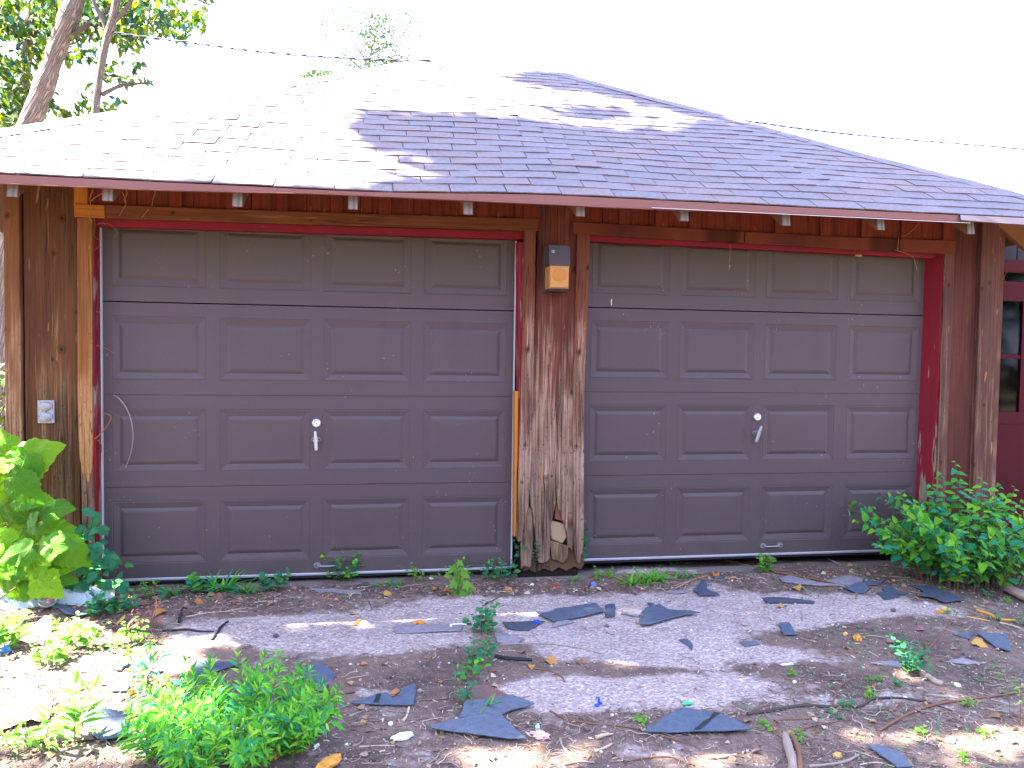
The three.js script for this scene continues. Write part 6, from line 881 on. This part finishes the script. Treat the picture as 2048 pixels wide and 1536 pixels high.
{ // a stiff white sheet, folded and crumpled
  const c = rest(28, 1438), g = new THREE.PlaneGeometry(0.24, 0.2, 40, 30).rotateX(-Math.PI / 2), p = g.attributes.position;
  for (let i = 0; i < p.count; i++) { const x = p.getX(i), z = p.getZ(i); p.setXYZ(i, x + 0.012 * noise(z * 20, 1), 0.012 + 0.05 * Math.abs(x + 0.3 * z - 0.02) + 0.02 * Math.abs(noise(x * 17, z * 17)) + 0.012 * Math.abs(noise(x * 40 + 3, z * 40)), z + 0.015 * noise(x * 15, 5)); }
  g.computeVertexNormals(); const w = mat(0.75, 0.76, 0.72, 0.75); w.side = THREE.DoubleSide; const q = mesh('paper_sheet', g, w, scene, c.x, c.y, c.z); q.rotation.y = 0.3; tag(q, 'bright folded white sheet at the left edge', 'paper sheet');
}
// single large dry leaves
const dryM = [[0.36, 0.15, 0.04], [0.44, 0.2, 0.05], [0.28, 0.11, 0.05], [0.5, 0.28, 0.07], [0.22, 0.1, 0.06]].map(([r, g, b]) => leafMat(r, g, b, 0.2));
const dryG = [0, 1, 2].map((i) => bladeGeo(ovate(0.34), { n: 5, fold: 0.35 + 0.2 * i, droop: 0.3 + 0.2 * i, twist: 0.5 * (i - 1), wave: 1.5 }));
[[225, 1183, 36, 'rust coloured dry leaf beside the vine shrub'], [205, 1190, 40, 'pale bleached leaf in front of the vine shrub'], [975, 1203, 12, 'small dry leaf left of the brown spongy lump'], [865, 1188, 16, 'left of three orange leaves by the lime seedling'], [886, 1192, 18, 'right of three orange leaves by the lime seedling'], [880, 1200, 20, 'lowest of three orange leaves by the lime seedling'], [768, 1196, 18, 'curled dry leaf cluster leaf right of the thin twig'], [476, 1206, 16, 'round orange leaf in front of the smaller grass tuft'], [445, 1200, 26, 'dark red leaf below the spiky grass tuft'], [345, 1190, 26, 'tan leaf behind the flat charred stick'], [60, 1258, 60, 'large orange leaf on the sunlit litter edge'], [235, 1256, 34, 'yellow-brown leaf by the dark stick'], [255, 1262, 30, 'yellow-green fallen leaf by the dark stick'], [707, 1248, 22, 'half folded cream leaf on the pale concrete'], [716, 1253, 22, 'white backed leaf touching the cream one'], [712, 1230, 12, 'small pink-brown leaf on the pale concrete'], [1093, 1322, 24, 'rolled tan leaf right of the dark thick stick'], [1062, 1332, 16, 'small ochre leaf beside the rolled tan leaf'], [1034, 1254, 14, 'upright tan leaf on the dark trapezoid shingle'], [1165, 1328, 16, 'tan leaf standing on the soil at centre'], [858, 1320, 10, 'tiny yellow leaf on dark soil'], [886, 1366, 9, 'tiny orange leaf right of the notched shingle'], [1213, 1254, 12, 'curled rust leaf below the square scrap'], [1600, 1185, 26, 'pale curled leaf by the black strip'], [1565, 1216, 14, 'brown leaf hanging off the black strip'], [1772, 1284, 18, 'mauve dry leaf on dark soil at right'], [1850, 1264, 16, 'small mauve leaf below the long straight stick'], [985, 1346, 10, 'ochre leaf scrap beside the little weed pair'], [1940, 1290, 22, 'cream crumpled leaf left of the notched shingle'], [395, 1503, 30, 'orange leaf in the low bush edge'], [385, 1210, 22, 'ochre leaf right of the narrow weed'], [300, 1215, 24, 'brown leaf under the narrow weed'], [160, 1262, 40, 'crumpled brown leaf behind the sunlit weed'], [330, 1230, 24, 'curled brown leaf by the pink-leaved seedling'], [1430, 1150, 18, 'pale leaf under the right door gap']].forEach(([x, y, s, label], i) => {
  const c = rest(x, y, 0.006), d = camera.position.distanceTo(c), L = s / 1537 * d * 1.25, a = rF() * 6.28, m = i === 1 || i === 14 ? leafMat(0.6, 0.55, 0.5, 0.2) : i === 25 || i === 26 ? leafMat(0.24, 0.12, 0.13, 0.2) : pick(dryM, rF);
  const q = mesh('dry_leaf', pick(dryG, rF), m); q.applyMatrix4(aim(c, V(Math.cos(a), 0.15, Math.sin(a)), V(rr(-0.3, 0.3, rF), 1, 0.3), L)); tag(q, label, 'leaf');
});
// ---------------------------------------------------------------- what nobody would count: chips, twigs, pebbles, leaf crumbs
function scatter(name, label, category, geo, m, n, where, place, seed) {
  const r = rng(seed), o = new THREE.InstancedMesh(geo, m, n), q = new THREE.Object3D(), c = new THREE.Color(); let k = 0, tries = 0;
  while (k < n && tries++ < n * 40) {
    const z = lerp(0.02, 2.75, Math.pow(r(), 0.8)), x = rr(-0.5, 5.3, r); if (r() > where(x, z)) continue;
    q.position.set(x, groundHeight(x, z), z); q.rotation.set(0, rr(0, 6.283, r), 0); place(q, c, r); q.updateMatrix(); o.setMatrixAt(k, q.matrix); o.setColorAt(k, c); k++;
  }
  o.count = k; o.name = name; o.castShadow = o.receiveShadow = true; scene.add(o); return tag(o, label, category, null, 'stuff');
}
const litter = (x, z) => clamp(1.15 * sstep(0.75, 0.35, z) * sstep(0.05, 0.2, z) + sstep(0.9, 0.2, x) * 1.0 + sstep(1.5, 2.0, z) * 0.75 * (0.6 + 0.8 * fbm(x * 2, z * 2, 2)) + 0.32 + 0.35 * fbm(x * 4, z * 4, 3)) * (1 - 0.95 * bareness(x, z));
const soilish = (x, z) => 1 - 0.75 * bareness(x, z);
{
  const chip = rough(new THREE.BoxGeometry(1, 0.16, 0.34, 3, 1, 1), 0.25, 1.3, 4).toNonIndexed(); chip.computeVertexNormals();
  scatter('wood_chips', 'small bark and wood chips littering the soil', 'chips', chip, mat(1, 1, 1, 0.9), 22000, litter, (q, c, r) => { const s = 0.004 + 0.014 * Math.pow(r(), 3); q.scale.set(s * 1.5, s, s); q.rotation.set(rr(-0.4, 0.4, r), q.rotation.y, rr(-0.4, 0.4, r)); q.position.y += s * 0.12; const t = r(), d = rr(0.6, 1.3, r); t < 0.4 ? c.setRGB(0.2 * d, 0.13 * d, 0.095 * d) : t < 0.72 ? c.setRGB(0.31 * d, 0.21 * d, 0.16 * d) : t < 0.9 ? c.setRGB(0.11 * d, 0.07 * d, 0.055 * d) : c.setRGB(0.48 * d, 0.38 * d, 0.29 * d); }, 101);
  const tw = tube([V(-0.5, 0, 0), V(-0.15, 0.05, 0.07), V(0.2, 0.02, -0.04), V(0.5, 0.06, 0.05)], 0.018, 0.01, 4, 6);
  scatter('twigs', 'fine dry twigs and straw on the ground', 'twigs', tw, mat(1, 1, 1, 0.9), 15000, (x, z) => litter(x, z) * (0.55 + 0.5 * sstep(1.4, 2, z)), (q, c, r) => { const s = 0.02 + 0.085 * Math.pow(r(), 3); q.scale.set(s, s * rr(0.5, 1.3, r), s * rr(0.5, 1.4, r)); q.position.y += 0.002; const t = r(), d = rr(0.6, 1.3, r); t < 0.45 ? c.setRGB(0.15 * d, 0.1 * d, 0.08 * d) : t < 0.8 ? c.setRGB(0.28 * d, 0.2 * d, 0.15 * d) : c.setRGB(0.42 * d, 0.34 * d, 0.25 * d); }, 102);
  const pe = rough(new THREE.IcosahedronGeometry(1, 1), 0.25, 0.9, 2);
  scatter('pebbles', 'grit and pebbles scattered over concrete and soil', 'pebbles', pe, mat(1, 1, 1, 0.85), 9000, (x, z) => 0.35 + 0.65 * bareness(x, z), (q, c, r) => { const s = 0.0016 + 0.006 * Math.pow(r(), 5); q.scale.set(s, s * 0.6, s * rr(0.7, 1.2, r)); q.position.y += s * 0.2; const d = rr(0.5, 1.2, r), t = r(); t < 0.5 ? c.setRGB(0.33 * d, 0.26 * d, 0.23 * d) : t < 0.85 ? c.setRGB(0.26 * d, 0.25 * d, 0.25 * d) : c.setRGB(0.6 * d, 0.56 * d, 0.52 * d); }, 103);
  const crumb = bladeGeo(ovate(0.36), { n: 3, fold: 0.5, droop: 0.5 }); crumb.deleteAttribute('color');
  const cm = new THREE.MeshPhysicalMaterial({ color: 0xffffff, roughness: 0.85, transmission: 0.2, thickness: 0, side: THREE.DoubleSide });
  scatter('leaf_litter', 'brown and tan leaf crumbs strewn on the ground', 'leaf litter', crumb, cm, 2600, (x, z) => litter(x, z) * (0.35 + 0.65 * sstep(0.9, 0.1, x) + 0.4 * sstep(0.6, 0.3, z)), (q, c, r) => { const s = 0.012 + 0.035 * Math.pow(r(), 2.2); q.scale.set(s, s, s); q.rotation.set(-1.57 + rr(-0.6, 0.6, r), rr(-0.5, 0.5, r), q.rotation.y); q.position.y += 0.006; const t = r(), d = rr(0.6, 1.3, r); t < 0.4 ? c.setRGB(0.3 * d, 0.17 * d, 0.1 * d) : t < 0.65 ? c.setRGB(0.4 * d, 0.2 * d, 0.06 * d) : t < 0.85 ? c.setRGB(0.42 * d, 0.32 * d, 0.22 * d) : c.setRGB(0.16 * d, 0.085 * d, 0.06 * d); }, 104);
  const sp = bladeGeo(ovate(0.4), { n: 2, fold: 0.2, droop: 0.3 }); sp.deleteAttribute('color');
  scatter('ground_cover', 'tiny green ground cover on the soil at right', 'ground cover', sp, new THREE.MeshPhysicalMaterial({ color: 0xffffff, roughness: 0.8, transmission: 0.35, thickness: 0, side: THREE.DoubleSide }), 1500, (x, z) => clamp(sstep(0.0, 0.5, fbm(x * 2.2 + 4, z * 2.2, 3) + 0.9 * sstep(3.1, 4.1, x + 0.25 * z) - 0.45)) * soilish(x, z) * sstep(2.4, 3.4, x) + 0.06 * sstep(0.55, 0.3, z) * sstep(0.15, 0.25, z), (q, c, r) => { const s = 0.008 + 0.014 * r(); q.scale.set(s, s, s); q.rotation.set(-1.1 + rr(-0.6, 0.6, r), rr(-0.6, 0.6, r), q.rotation.y); q.position.y += 0.004; const d = rr(0.6, 1.3, r); r() < 0.6 ? c.setRGB(0.05 * d, 0.17 * d, 0.05 * d) : c.setRGB(0.09 * d, 0.2 * d, 0.04 * d); }, 105);
}
renderer.render(scene, camera);
